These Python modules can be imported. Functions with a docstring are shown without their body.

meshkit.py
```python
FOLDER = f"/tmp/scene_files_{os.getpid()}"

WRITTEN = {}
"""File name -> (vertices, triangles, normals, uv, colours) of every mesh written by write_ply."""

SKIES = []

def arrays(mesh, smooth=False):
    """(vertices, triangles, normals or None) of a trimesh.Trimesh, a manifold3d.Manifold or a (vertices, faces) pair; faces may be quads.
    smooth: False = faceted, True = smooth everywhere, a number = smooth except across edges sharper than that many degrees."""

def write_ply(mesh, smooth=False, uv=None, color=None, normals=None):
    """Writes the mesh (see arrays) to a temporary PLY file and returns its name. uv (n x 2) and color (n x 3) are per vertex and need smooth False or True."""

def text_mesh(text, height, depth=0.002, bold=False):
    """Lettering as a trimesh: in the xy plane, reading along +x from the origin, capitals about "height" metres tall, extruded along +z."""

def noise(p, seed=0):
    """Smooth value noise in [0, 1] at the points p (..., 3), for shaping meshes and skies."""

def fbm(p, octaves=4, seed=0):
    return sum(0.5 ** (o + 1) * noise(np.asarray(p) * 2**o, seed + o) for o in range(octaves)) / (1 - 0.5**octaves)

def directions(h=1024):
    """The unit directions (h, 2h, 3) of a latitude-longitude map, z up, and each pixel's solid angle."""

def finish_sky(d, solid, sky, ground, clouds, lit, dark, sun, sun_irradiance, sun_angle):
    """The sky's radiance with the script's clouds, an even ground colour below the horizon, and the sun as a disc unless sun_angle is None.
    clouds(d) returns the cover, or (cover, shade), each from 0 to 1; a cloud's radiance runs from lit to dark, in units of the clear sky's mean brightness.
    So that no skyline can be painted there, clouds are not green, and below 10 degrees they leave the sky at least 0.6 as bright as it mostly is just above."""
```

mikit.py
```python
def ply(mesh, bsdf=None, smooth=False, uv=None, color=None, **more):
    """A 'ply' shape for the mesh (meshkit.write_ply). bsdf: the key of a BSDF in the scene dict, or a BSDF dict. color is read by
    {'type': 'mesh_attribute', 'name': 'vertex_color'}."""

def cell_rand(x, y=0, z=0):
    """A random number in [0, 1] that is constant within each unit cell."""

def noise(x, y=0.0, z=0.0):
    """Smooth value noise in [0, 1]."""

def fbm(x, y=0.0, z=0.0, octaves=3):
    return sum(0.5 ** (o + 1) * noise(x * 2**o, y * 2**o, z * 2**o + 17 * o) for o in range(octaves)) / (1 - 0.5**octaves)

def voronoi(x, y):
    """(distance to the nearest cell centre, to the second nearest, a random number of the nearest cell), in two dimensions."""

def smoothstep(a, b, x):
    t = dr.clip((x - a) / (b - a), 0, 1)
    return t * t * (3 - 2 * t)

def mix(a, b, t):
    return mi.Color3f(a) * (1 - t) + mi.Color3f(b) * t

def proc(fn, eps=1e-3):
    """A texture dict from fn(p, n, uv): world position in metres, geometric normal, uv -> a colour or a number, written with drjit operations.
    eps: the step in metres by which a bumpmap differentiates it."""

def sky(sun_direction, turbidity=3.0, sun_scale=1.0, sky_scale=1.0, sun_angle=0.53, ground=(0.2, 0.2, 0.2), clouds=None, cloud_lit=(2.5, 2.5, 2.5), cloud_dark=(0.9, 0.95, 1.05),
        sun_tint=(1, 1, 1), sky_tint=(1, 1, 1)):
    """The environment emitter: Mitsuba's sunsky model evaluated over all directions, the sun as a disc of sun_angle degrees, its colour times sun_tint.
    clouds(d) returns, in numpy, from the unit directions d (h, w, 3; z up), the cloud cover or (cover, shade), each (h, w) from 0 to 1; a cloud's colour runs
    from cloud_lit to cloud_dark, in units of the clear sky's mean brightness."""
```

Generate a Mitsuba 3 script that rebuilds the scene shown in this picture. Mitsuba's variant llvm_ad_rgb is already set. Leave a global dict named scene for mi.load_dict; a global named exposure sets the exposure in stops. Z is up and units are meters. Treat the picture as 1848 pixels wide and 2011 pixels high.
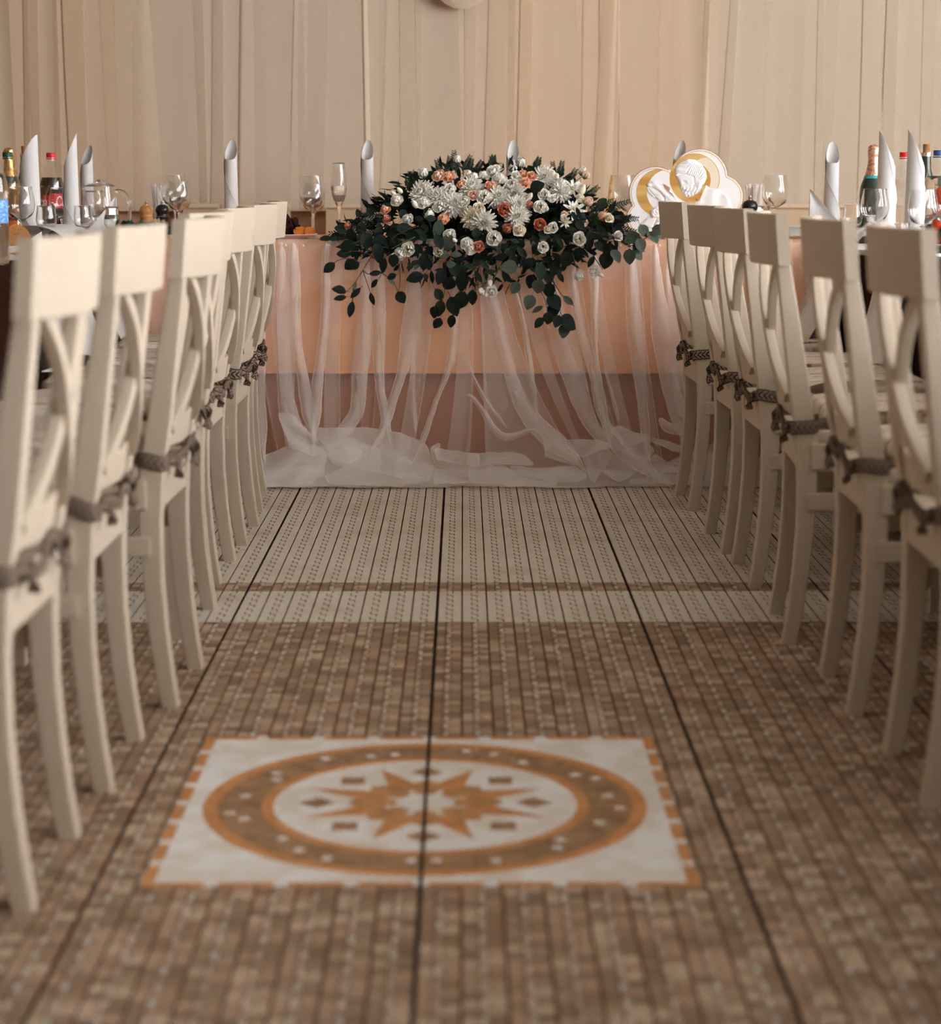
import math, random
import numpy as np, trimesh, mitsuba as mi, drjit as dr, mikit
import manifold3d as m3
import shapely.geometry as sg
from shapely import affinity
from meshkit import text_mesh, fbm as mfbm, noise as mnoise
from mikit import proc, noise, fbm, cell_rand, smoothstep, mix

T = mi.ScalarTransform4f
W, H_PX = 1848, 2011
scene, labels = {}, {}
rng = np.random.default_rng(7)

# ------------------------------------------------------------------ camera
F_PX, CAM_Z = 4110.0, 0.975
PITCH = math.atan((1005.5 - 341) / F_PX)
YAW = math.atan(14 / F_PX * math.cos(PITCH))
FW = np.array([math.sin(YAW) * math.cos(PITCH), math.cos(YAW) * math.cos(PITCH), -math.sin(PITCH)])
RT = np.array([math.cos(YAW), -math.sin(YAW), 0.0])
UP = np.cross(RT, FW)
EYE = np.array([0, 0, CAM_Z])
scene['camera'] = dict(type='thinlens', fov=math.degrees(2 * math.atan(924 / F_PX)), fov_axis='x',
                       aperture_radius=0.0108, focus_distance=6.05, near_clip=0.05, far_clip=60.0,
                       to_world=T().look_at(origin=EYE.tolist(), target=(EYE + FW).tolist(), up=[0, 0, 1]))
exposure = 2.78
# daylight outside the windows (right and rear walls)
DAY = [2.08, 2.08, 2.13]


def at(px, py, Y):
    """the point at distance Y down the hall that the camera sees at this place of the photograph"""
    d = FW + RT * (px - 924) / F_PX - UP * (py - 1005.5) / F_PX
    return EYE + d * (Y / d[1])


def onz(px, py, z):
    d = FW + RT * (px - 924) / F_PX - UP * (py - 1005.5) / F_PX
    return EYE + d * ((z - CAM_Z) / d[2])


# ------------------------------------------------------------------ helpers
def numbered(name):
    if name not in labels and not any(k == name or k.startswith(name + '__') for k in scene):
        return name
    i = 1
    while True:
        k = f'{name}_{i:03d}'
        if k not in USED:
            return k
        i += 1


USED = set()


def fresh(name):
    if name not in USED:
        USED.add(name)
        return name
    i = COUNT.get(name, 0) + 1
    while f'{name}_{i:03d}' in USED:
        i += 1
    COUNT[name] = i
    k = f'{name}_{i:03d}'
    USED.add(k)
    return k


COUNT = {}


def thing(name, label, cat, group=None, kind=None):
    k = fresh(name)
    labels[k] = {'label': label, 'category': cat}
    if group:
        labels[k]['group'] = group
    if kind:
        labels[k]['kind'] = kind
    return k


def struct(name, mesh, mat, smooth=False, label=None):
    k = fresh(name)
    labels[k] = {'kind': 'structure'}
    if label:
        labels[k]['label'] = label
    if mesh is not None:
        scene[k] = mikit.ply(mesh, mat, smooth=smooth)
    return k


def shape(mesh, mat, smooth=30, uv=None, color=None):
    return mikit.ply(mesh, mat, smooth=smooth, uv=uv, color=color)


def put(parent, name, shp, to_world=None, label=None, kind=None):
    k = fresh(f'{parent}__{name}')
    scene[k] = {**shp, 'to_world': to_world} if to_world is not None else shp
    if label or kind:
        labels[k] = {}
        if label:
            labels[k]['label'] = label
        if kind:
            labels[k]['kind'] = kind
    return k


def solo(key, shp, to_world=None):
    scene[key] = {**shp, 'to_world': to_world} if to_world is not None else shp


def cat(*ms):
    return trimesh.util.concatenate([m for m in ms])


def box(x0, x1, y0, y1, z0, z1):
    b = trimesh.creation.box((x1 - x0, y1 - y0, z1 - z0))
    b.apply_translation(((x0 + x1) / 2, (y0 + y1) / 2, (z0 + z1) / 2))
    return b


def rrect(w, h, r, n=3):
    pts = []
    for cx, cy, a0 in ((w / 2 - r, h / 2 - r, 0), (-w / 2 + r, h / 2 - r, 90), (-w / 2 + r, -h / 2 + r, 180), (w / 2 - r, -h / 2 + r, 270)):
        for k in range(n):
            a = math.radians(a0 + 90 * k / (n - 1))
            pts.append((cx + r * math.cos(a), cy + r * math.sin(a)))
    return np.array(pts)


def loft(rings, caps=True, closed=True):
    """rings: list of (n,3) arrays with equal n"""
    R = np.array(rings)
    m, n = R.shape[:2]
    v = R.reshape(-1, 3)
    f = []
    i = np.arange(n if closed else n - 1)
    j = (i + 1) % n
    for k in range(m - 1):
        a, b = k * n, (k + 1) * n
        f.append(np.stack([a + i, a + j, b + j], 1))
        f.append(np.stack([a + i, b + j, b + i], 1))
    if caps and closed:
        v = np.vstack([v, R[0].mean(0), R[-1].mean(0)])
        f.append(np.stack([i * 0 + m * n, j, i], 1))
        f.append(np.stack([i * 0 + m * n + 1, (m - 1) * n + i, (m - 1) * n + j], 1))
    t = trimesh.Trimesh(v, np.vstack(f), process=False)
    if caps and closed and t.volume < 0:
        t.invert()
    return t


def lathe(prof, n=24):
    """prof: list of (r, z), closed at r=0 ends if wanted"""
    p = np.array(prof, float)
    p[:, 0] = np.maximum(p[:, 0], 1e-5)
    a = np.arange(n) * 2 * np.pi / n
    rings = [np.stack([r * np.cos(a), r * np.sin(a), a * 0 + z], 1) for r, z in p]
    return loft(rings)


def spline(pts, n):
    from scipy.interpolate import CubicSpline
    pts = np.array(pts, float)
    t = np.concatenate([[0], np.cumsum(np.linalg.norm(np.diff(pts, axis=0), axis=1))])
    return CubicSpline(t, pts)(np.linspace(0, t[-1], n))


def tube(path, r, n=6, caps=True):
    P = np.array(path, float)
    r = np.broadcast_to(r, len(P))
    t = np.gradient(P, axis=0)
    t /= np.linalg.norm(t, axis=1, keepdims=True) + 1e-12
    ref = np.array([0, 0, 1.0]) if abs(t[0, 2]) < 0.9 else np.array([1.0, 0, 0])
    rings = []
    a = np.arange(n) * 2 * np.pi / n
    for p, d, rr in zip(P, t, r):
        x = np.cross(ref, d)
        x /= np.linalg.norm(x) + 1e-12
        y = np.cross(d, x)
        ref = np.cross(d, x) if False else y if abs(np.dot(y, d)) < .9 else ref
        rings.append(p + rr * (np.cos(a)[:, None] * x + np.sin(a)[:, None] * y))
    return loft(rings, caps)


def strip_loft(path, w, h, side, r=0.003):
    """a bar of rounded rectangular section along path; 'side' (3,) is the direction of the w dimension"""
    P = np.array(path, float)
    t = np.gradient(P, axis=0)
    t /= np.linalg.norm(t, axis=1, keepdims=True)
    sec = rrect(w, h, r)
    rings = []
    for p, d in zip(P, t):
        s = np.array(side, float) - np.dot(side, d) * d
        s /= np.linalg.norm(s)
        u = np.cross(d, s)
        rings.append(p + sec[:, :1] * s + sec[:, 1:] * u)
    return loft(rings)


def grid_mesh(P):
    """P (m,n,3) -> sheet"""
    m, n = P.shape[:2]
    i, j = np.meshgrid(np.arange(m - 1), np.arange(n - 1), indexing='ij')
    a = (i * n + j).ravel()
    f = np.vstack([np.stack([a, a + 1, a + n + 1], 1), np.stack([a, a + n + 1, a + n], 1)])
    return trimesh.Trimesh(P.reshape(-1, 3), f, process=False)


def prism(poly, h, z0=0.0):
    g = [poly] if poly.geom_type == 'Polygon' else [q for q in poly.geoms if q.area > 1e-8]
    ms = []
    for q in g:
        e = trimesh.creation.extrude_polygon(q, h, engine='earcut')
        e.apply_translation((0, 0, z0))
        ms.append(e)
    return cat(*ms)


def hull_round(pts, r, n=6):
    return None


def TR(x=0, y=0, z=0, rz=0, s=1.0, rx=0, ry=0):
    t = T().translate([float(x), float(y), float(z)])
    if rz:
        t = t.rotate([0, 0, 1], float(rz))
    if ry:
        t = t.rotate([0, 1, 0], float(ry))
    if rx:
        t = t.rotate([1, 0, 0], float(rx))
    if s != 1.0:
        t = t.scale(float(s))
    return t


# ------------------------------------------------------------------ materials
def rgb(*c):
    return {'type': 'rgb', 'value': list(map(float, c))}


MATTE = set('floor_tile grout marble mosaic_orange mosaic_tan mosaic_brown woven_cushion braid napkin white_linen satin_peach satin_rose brown_cloth bread crust herb lettuce_dark paper_white toothpick_wood cork flower_eye flower_eye_green stem_brown stem_green sepal_green table_wood foot_pad panel_paint cap_paint petal_white petal_ivory petal_peach petal_coral petal_blush'.split())


def mat(name, color, rough=0.5, spec=0.4, **k):
    c = color if isinstance(color, dict) else rgb(*color)
    if name in MATTE:
        scene[name] = {'type': 'twosided', 'bsdf': {'type': 'diffuse', 'reflectance': c}}
        return name
    scene[name] = {'type': 'twosided', 'bsdf': {'type': 'principled', 'base_color': c, 'roughness': rough, 'specular': spec, **k}}
    return name


def diffuse(name, color):
    c = color if isinstance(color, dict) else rgb(*color)
    scene[name] = {'type': 'twosided', 'bsdf': {'type': 'diffuse', 'reflectance': c}}
    return name


def sheer(name, color, opacity):
    scene[name] = {'type': 'mask', 'opacity': float(opacity), 'bsdf': {'type': 'twosided', 'bsdf': {'type': 'diffuse', 'reflectance': rgb(*color)}}}
    return name


TX, TY, X0, Y0 = 0.453, 0.4495, -0.06, 4.515


def floor_colour(p, n, uv):
    u = (p.x - X0) / TX
    sx = (u - dr.floor(u)) * 8
    fx = sx - dr.floor(sx) - 0.5                      # -0.5..0.5 within a strip
    strip = dr.floor(u * 8)
    per = TY / 8.5
    v = (p.y - Y0) / per
    row = dr.floor(v)
    fv = v - row
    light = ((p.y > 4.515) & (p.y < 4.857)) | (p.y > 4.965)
    half = dr.select(fx > 0, mi.Float(1), mi.Float(0))
    row2 = dr.floor(v * 2 + half * 0.5)
    r1 = cell_rand(strip * 2 + half, row2, 3)
    r2 = cell_rand(strip * 2 + half, row2, 11)
    streak = fbm(p.x * 18, p.y * 260, 0, 2)
    blot = fbm(p.x * 9, p.y * 9, 4, 3)
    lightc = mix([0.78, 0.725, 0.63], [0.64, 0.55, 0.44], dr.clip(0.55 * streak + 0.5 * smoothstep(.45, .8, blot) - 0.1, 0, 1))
    b = mix([0.30, 0.20, 0.13], [0.48, 0.34, 0.24], r1)
    b = mix(b, [0.60, 0.46, 0.34], smoothstep(0.82, 0.88, r2) * 0.85)
    b = mix(b, [0.20, 0.145, 0.095], smoothstep(0.28, 0.0, r2) * 0.7)
    b = b * (0.88 + 0.28 * streak)
    a, lw = 0.115, 0.028
    sq = (dr.abs(fx) < a * 0.85) & (fv > 0.12) & (fv < 0.56)
    b = dr.select(sq, mix(b, [0.74, 0.71, 0.66], 0.2 + 0.5 * cell_rand(strip, row, 5)), b)
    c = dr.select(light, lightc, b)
    left = (dr.abs(fx + a) < lw) & ((fv > 0.5) | (~light & (fv > .08) & (fv < .6)))
    right = (dr.abs(fx - a) < lw) & (fv < 0.55) & (light | (fv > .08))
    mid = (dr.abs(fx) < a) & (dr.abs(fv - 0.5) < 0.06) & light
    lines = left | right | mid
    brick = dr.abs(v * 2 + half * 0.5 - row2 - 0.5) > 0.455
    c = dr.select(brick & ~lines, c * 0.82, c)
    c = dr.select(lines, mix(c, [0.10, 0.05, 0.025], 0.85), c)
    edge = dr.abs(fx) > 0.47
    c = dr.select(edge, mi.Color3f(0.07, 0.035, 0.02), c)
    return c


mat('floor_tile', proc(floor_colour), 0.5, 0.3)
mat('grout', (0.035, 0.018, 0.012), 0.9, 0.1)
def stone(c0, c1, f=60):
    return proc(lambda p, n, uv: mix(c0, c1, smoothstep(.3, .75, fbm(p.x * f, p.y * f, 0, 3))))


mat('marble', stone([0.86, 0.855, 0.85], [0.78, 0.72, 0.64], 22), 0.45, 0.3)
mat('mosaic_orange', stone([0.66, 0.33, 0.14], [0.56, 0.27, 0.115], 40), 0.5, 0.3)
mat('mosaic_tan', stone([0.60, 0.33, 0.15], [0.46, 0.25, 0.12], 40), 0.5, 0.3)
mat('mosaic_brown', stone([0.43, 0.265, 0.15], [0.32, 0.195, 0.115], 50), 0.5, 0.3)
mat('cream_paint', proc(lambda p, n, uv: mix([0.575, 0.495, 0.395], [0.55, 0.465, 0.365], fbm(p.x * 14, p.y * 14, p.z * 14, 2))), 0.42, 0.35)
mat('foot_pad', (0.02, 0.018, 0.016), 0.7, 0.2)
diffuse('wall_paint', (0.60, 0.49, 0.38))
diffuse('peach_wall', (0.70, 0.47, 0.30))
diffuse('ceiling_paint', (0.70, 0.66, 0.60))
mat('panel_paint', (0.66, 0.50, 0.34), 0.6, 0.3)
mat('cap_paint', (0.72, 0.58, 0.42), 0.5, 0.3)
mat('brown_cloth', proc(lambda p, n, uv: mix([0.030, 0.013, 0.009], [0.05, 0.024, 0.016], fbm(p.x * 60, p.y * 60, p.z * 60, 2))), 0.85, 0.12)
mat('white_linen', (0.70, 0.685, 0.66), 0.8, 0.2)
mat('satin_peach', (0.82, 0.42, 0.215), 0.5, 0.3, sheen=0.3)
mat('satin_rose', (0.47, 0.20, 0.11), 0.55, 0.25, sheen=0.3)
sheer('tulle', (0.98, 0.96, 0.94), 0.14)
sheer('tulle_fold', (0.99, 0.98, 0.97), 0.38)
sheer('tulle_heap', (0.99, 0.98, 0.97), 0.50)
sheer('tulle_sheet', (0.99, 0.98, 0.97), 0.40)
sheer('voile', (0.78, 0.70, 0.60), 0.60)
mat('table_wood', (0.35, 0.22, 0.12), 0.6, 0.3)

# ------------------------------------------------------------------ room shell
RX, LX, BY, FY, CZ = 4.3, -4.3, 8.35, -3.2, 3.3
struct('ceiling', box(LX, RX, FY, BY, CZ, CZ + 0.1), 'ceiling_paint')
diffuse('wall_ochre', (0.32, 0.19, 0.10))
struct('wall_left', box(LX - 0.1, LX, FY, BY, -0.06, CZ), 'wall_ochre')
struct('wall_back', box(LX - 0.1, RX + 0.1, BY, BY + 0.1, -0.06, CZ), 'peach_wall')


def wall_with_holes(length, height, holes, thick):
    w = sg.box(0, 0, length, height)
    for x0, x1, z0, z1 in holes:
        w = w.difference(sg.box(x0, z0, x1, z1))
    return prism(w, thick)


WIN_R = [(-2.4, -0.5), (0.2, 2.1), (2.8, 4.7), (5.3, 6.2)]
WZ0, WZ1 = 0.9, 2.9
wr = wall_with_holes(BY - FY, CZ + .06, [(a - FY, b - FY, WZ0 + .06, WZ1 + .06) for a, b in WIN_R], 0.12)
wr.apply_transform(np.array([[0, 0, 1, RX], [1, 0, 0, FY], [0, 1, 0, -.06], [0, 0, 0, 1.0]]))
struct('wall_right', wr, 'wall_paint')
WIN_F = [(-3.7, -1.45), (-1.1, 1.1), (1.45, 3.7)]
FZ0, FZ1 = 0.55, 3.0
wf = wall_with_holes(RX - LX + .24, CZ + .06, [(a - LX + .12, b - LX + .12, FZ0 + .06, FZ1 + .06) for a, b in WIN_F], 0.12)
wf.apply_transform(np.array([[1, 0, 0, LX - .12], [0, 0, 1, FY - .12], [0, 1, 0, -.06], [0, 0, 0, 1.0]]))
struct('wall_front', wf, 'wall_paint')


def window(n, frame, pane, power):
    k = struct(f'window_{n}', None, None)
    put(k, 'frame', shape(frame, 'white_linen', False))
    s = mikit.ply(pane, 'white_linen')
    s['emitter'] = {'type': 'area', 'radiance': rgb(*[c * power for c in DAY])}
    put(k, 'pane', s)


def quad(a, b, c, d):
    return trimesh.Trimesh([a, b, c, d], [[0, 1, 2], [0, 2, 3]], process=False)


for i, (a, b) in enumerate(WIN_R):
    m = (a + b) / 2
    fr = cat(*[box(RX + .02, RX + .06, y0, y1, z0, z1) for y0, y1, z0, z1 in (
        (a, a + .05, WZ0, WZ1), (b - .05, b, WZ0, WZ1), (m - .03, m + .03, WZ0, WZ1), (a, b, WZ0, WZ0 + .05), (a, b, WZ1 - .05, WZ1))])
    window(i + 1, fr, quad([RX + .08, a, WZ0], [RX + .08, a, WZ1], [RX + .08, b, WZ1], [RX + .08, b, WZ0]), 1.0)
for i, (a, b) in enumerate(WIN_F):
    m = (a + b) / 2
    fr = cat(*[box(x0, x1, FY - .06, FY - .02, z0, z1) for x0, x1, z0, z1 in (
        (a, a + .05, FZ0, FZ1), (b - .05, b, FZ0, FZ1), (m - .03, m + .03, FZ0, FZ1), (a, b, FZ0, FZ0 + .05), (a, b, FZ1 - .05, FZ1))])
    window(i + 5, fr, quad([a, FY - .08, FZ0], [b, FY - .08, FZ0], [b, FY - .08, FZ1], [a, FY - .08, FZ1]), 3.35)

# floor: a dark grout bed and one mesh per tile, each tile with eight raised strips
struct('floor', box(LX, RX, FY, BY, -0.06, -0.003), 'grout')


def tile_mesh():
    g, j = 0.0012, 0.0034
    ms = []
    for k in range(8):
        a = -TX / 2 + k * TX / 8 + (j if k == 0 else g)
        b = -TX / 2 + (k + 1) * TX / 8 - (j if k == 7 else g)
        y0, y1 = -TY / 2 + 0.0012, TY / 2 - 0.0012
        c = 0.0008
        lo = np.array([[a, y0, -.003], [b, y0, -.003], [b, y1, -.003], [a, y1, -.003]])
        hi = np.array([[a + c, y0 + c, 0], [b - c, y0 + c, 0], [b - c, y1 - c, 0], [a + c, y1 - c, 0]])
        v = np.vstack([lo, hi])
        f = [[4, 5, 6], [4, 6, 7]]
        for q in range(4):
            r = (q + 1) % 4
            f += [[q, r, 4 + r], [q, 4 + r, 4 + q]]
        ms.append(trimesh.Trimesh(v, f, process=False))
    base = box(-TX / 2 + j, TX / 2 - j, -TY / 2 + .0012, TY / 2 - .0012, -.0031, -.0016)
    return cat(*ms, base)


tm = shape(tile_mesh(), 'floor_tile', False)
MED = (X0, Y0 - 3 * TY)                              # the medallion is centred on a tile corner
for ix in range(-5, 6):
    for iy in range(-7, 9):
        cx, cy = X0 + (ix + .5) * TX, Y0 + (iy + .5) * TY
        if cy < 1.9 or abs(cx) > 0.42 * cy + .5:
            continue
        put('floor', 'tile', tm, TR(cx, cy, 0))

# the compass medallion laid into four of the tiles
med = 'floor__medallion'
USED.add(med)
cut = sg.box(-.0032, -1, .0032, 1).union(sg.box(-1, -.001, 1, .001))


def ring(r0, r1):
    return sg.Point(0, 0).buffer(r1, 48).difference(sg.Point(0, 0).buffer(r0, 48))


def inlay(name, poly, material, h):
    q = poly.difference(cut)
    if q.is_empty:
        return
    put(med, name, mikit.ply(prism(q, h), material), TR(MED[0], MED[1], 0))


S = 0.388
inlay('field', sg.box(-S + .0165, -S + .0165, S - .0165, S - .0165).difference(sg.Point(0, 0).buffer(.3465, 48)), 'marble', .0012)
inlay('disc', sg.Point(0, 0).buffer(.2375, 48), 'marble', .0012)
inlay('outer_ring', ring(.3235, .347), 'mosaic_orange', .0014)
inlay('inner_ring', ring(.2375, .2565), 'mosaic_orange', .0014)
for k in range(24):
    a0, a1 = math.radians(15 * k + .5), math.radians(15 * k + 14.5)
    w = sg.Polygon([(0, 0)] + [(.5 * math.cos(a), .5 * math.sin(a)) for a in np.linspace(a0, a1, 5)])
    inlay('ring_stone', ring(.2572, .3228).intersection(w), 'mosaic_brown', .0012 + .0004 * (k % 2))
    a = math.radians(15 * k + 7 + 5 * math.sin(k * 2.3))
    r = .29 + .015 * math.sin(k * 1.7)
    inlay('ring_dot', affinity.rotate(sg.box(r - .008, -.007, r + .008, .007), math.degrees(a), origin=(0, 0)), 'marble', .0021)
for side in range(4):
    n = 8
    L = 2 * S
    for k in range(n):
        x0, x1 = -S + k * L / n, -S + (k + 1) * L / n
        p1 = sg.box(x0 + .0105, S - .0155, x1 - .0105, S)
        inlay('border_piece', affinity.rotate(p1, 90 * side, origin=(0, 0)), 'mosaic_orange', .0014)
        if k:
            p2 = sg.box(x0 - .010, S - .0165, x0 + .010, S + .001)
            inlay('border_square', affinity.rotate(p2, 90 * side, origin=(0, 0)), 'marble', .0016)
    inlay('border_corner', affinity.rotate(sg.box(-S, S - .0155, -S + .010, S), 90 * side, origin=(0, 0)), 'mosaic_orange', .0014)


def polar(*ra):
    return sg.Polygon([(r * math.cos(math.radians(a)), r * math.sin(math.radians(a))) for r, a in ra])


for k in range(8):
    a = 45 * k + 22.5
    inlay('star_point', polar((.066, a - 1), (.100, a - 14), (.197, a), (.100, a + 14)), 'mosaic_orange', .0022)
    b = 45 * k
    inlay('star_petal', polar((.046, b - 18), (.078, b - 19), (.112, b - 9), (.124, b), (.112, b + 9), (.078, b + 19), (.046, b + 18)).buffer(-.002), 'mosaic_tan', .0026)
    inlay('star_diamond', polar((.143, b), (.17, b - 9), (.198, b), (.17, b + 9)), 'mosaic_brown', .0020)
inlay('star_centre', sg.Point(0, 0).buffer(.043, 4), 'marble', .0026)

# ------------------------------------------------------------------ sheer curtain and panelling behind the head table
def pleats(x0, x1, zs, wid, over, depth, seed, lean=0.0, wob=0.01, per=7, crease=False):
    """sheet of knife pleats: (rows, columns, 3) with x across, y depth (towards the camera is negative), z = zs (top to bottom)"""
    g = np.random.default_rng(seed)
    xs = [x0]
    while xs[-1] < x1:
        xs.append(xs[-1] + g.uniform(*wid))
    n = len(xs)
    ov = g.uniform(*over, n) * g.choice([1, 1, 1, .15], n)
    ln = g.normal(0, 1, n) * lean
    ph = g.uniform(0, 6.28, (n, 3))
    rows = []
    for z in zs:
        t = (zs[0] - z) / (zs[0] - zs[-1])
        pts = []
        for i in range(n):
            xi = xs[i] + ln[i] * t + wob * math.sin(ph[i, 0] + 2.2 * t) * t
            o = ov[i] * (1 + .35 * math.sin(ph[i, 1] + 3 * t) * t)
            d = depth * (0.7 + .5 * math.sin(ph[i, 2] + 1.3 * t))
            e = min(.004, .2 * o) if crease else 0
            if crease:
                pts += [(xi + .5 * o, -d), (xi + .5 * o - e, -.95 * d), (xi + .5 * o, -.9 * d), (xi - .5 * o, -.2 * d), (xi - .5 * o + e, -.15 * d), (xi - .5 * o, -.1 * d), (xi + .05 * o + (.5 * (xs[i + 1] - xs[i]) if i + 1 < n else .03), .3 * depth)]
            else:
                pts += [(xi + .5 * o, -d), (xi - .5 * o, -.1 * d), (xi + .05 * o + (.5 * (xs[i + 1] - xs[i]) if i + 1 < n else .03), .3 * depth)]
        P = np.array(pts)
        s = np.arange(len(P))
        ss = np.linspace(0, len(P) - 1, (len(P) - 1) * per + 1)
        from scipy.interpolate import PchipInterpolator
        rows.append(np.stack([PchipInterpolator(s, P[:, 0])(ss), PchipInterpolator(s, P[:, 1])(ss), ss * 0 + z], 1))
    return np.array(rows)


kc = thing('curtain', 'beige sheer voile curtain in soft vertical folds along the back wall', 'curtain')


def voile_colour(p, n, uv):
    """cloth doubled in a fold is greyer and lighter; single cloth lets the peach lining tint it"""
    warm = smoothstep(.42, .72, noise(p.x * 1.35 + 3.2, 0.5, 0)) * .9
    single = mix([.65, .545, .42], [.705, .53, .365], warm)
    c = mix(single, mix([.665, .57, .455], [.72, .565, .42], warm), uv.x * .7)
    return c * (.97 + .06 * noise(p.x * 900, p.z * 900, 0)) * (.97 + .05 * noise(p.x * 30, p.z * .8, 7))


diffuse('voile_cloth', proc(voile_colour))
C = pleats(-3.3, 3.3, np.linspace(3.2, 0.83, 26), (.025, .14), (.02, .08), .006, 5, lean=.05, wob=.02, per=6)
nc = C.shape[1]
lay = np.zeros(nc)
for i in range(0, nc - 1, 18):                       # per pleat: front edge, back edge, then the single cloth to the next
    lay[max(0, i - 8):i + 1] = 1
uvc = np.stack([np.tile(lay, C.shape[0]), np.zeros(C.shape[0] * nc)], 1)
C[..., 1] += BY - .06
scene[kc] = mikit.ply(grid_mesh(C), 'voile_cloth', smooth=True, uv=uvc)
ks = thing('curtain_swag', 'draped voile swag hanging over the middle of the curtain at the top', 'swag')
xc, zb = at(907, 18, BY - .13)[[0, 2]]
for q in range(5):
    hw = .46 - .035 * q
    u_ = np.linspace(-1, 1, 31)
    zl = zb + .075 * q + (3.2 - zb) * np.abs(u_) ** 2.2
    P_ = np.array([np.stack([xc + hw * u_ * (1 + .25 * np.abs(u_)), u_ * 0 + BY - .13 + .012 * q - .016 * math.sin(math.pi * t_), zl + .085 * t_], 1) for t_ in np.linspace(0, 1, 7)])
    put(ks, 'fold', mikit.ply(grid_mesh(P_), 'voile_cloth', smooth=True, uv=np.ones((P_.shape[0] * P_.shape[1], 2))))
put(ks, 'rod', shape(tube(np.array([[xc - .75, BY - .115, 3.262], [xc, BY - .115, 3.262], [xc + .75, BY - .115, 3.262]]), .012, 8), 'cap_paint', True))
for i, (a, b) in enumerate(((-2.9, -1.36), (-1.08, -.94), (-.92, -.67), (-.53, .48), (.5, 1.16), (1.18, 2.9))):
    k = put('wall_back', 'panel', shape(box(a, b, BY - .20, BY - .16, -.003, .845), 'panel_paint', False))
    put(k, 'cap_rail', shape(box(a, b, BY - .215, BY - .145, .845, .862), 'cap_paint', False))

# ------------------------------------------------------------------ chairs
PZ = np.array([0, .06, .14, .24, .34, .42, .47, .54, .62, .70, .76, .795])
PXB = np.interp(PZ, [0, .08, .16, .27, .38, .436, .546, .657, .795, .9], [0, .012, .0197, .026, .0236, .018, 0, -.014, -.031, -.040])
PTH = np.interp(PZ, [0, .16, .27, .42, .546, .657, .795, .9], [.030, .034, .036, .044, .042, .037, .028, .025])
HALF = .1525


def splay(z):
    return np.interp(z, [.0, .44, .80, .9], [0, 0, .012, .014])


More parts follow.
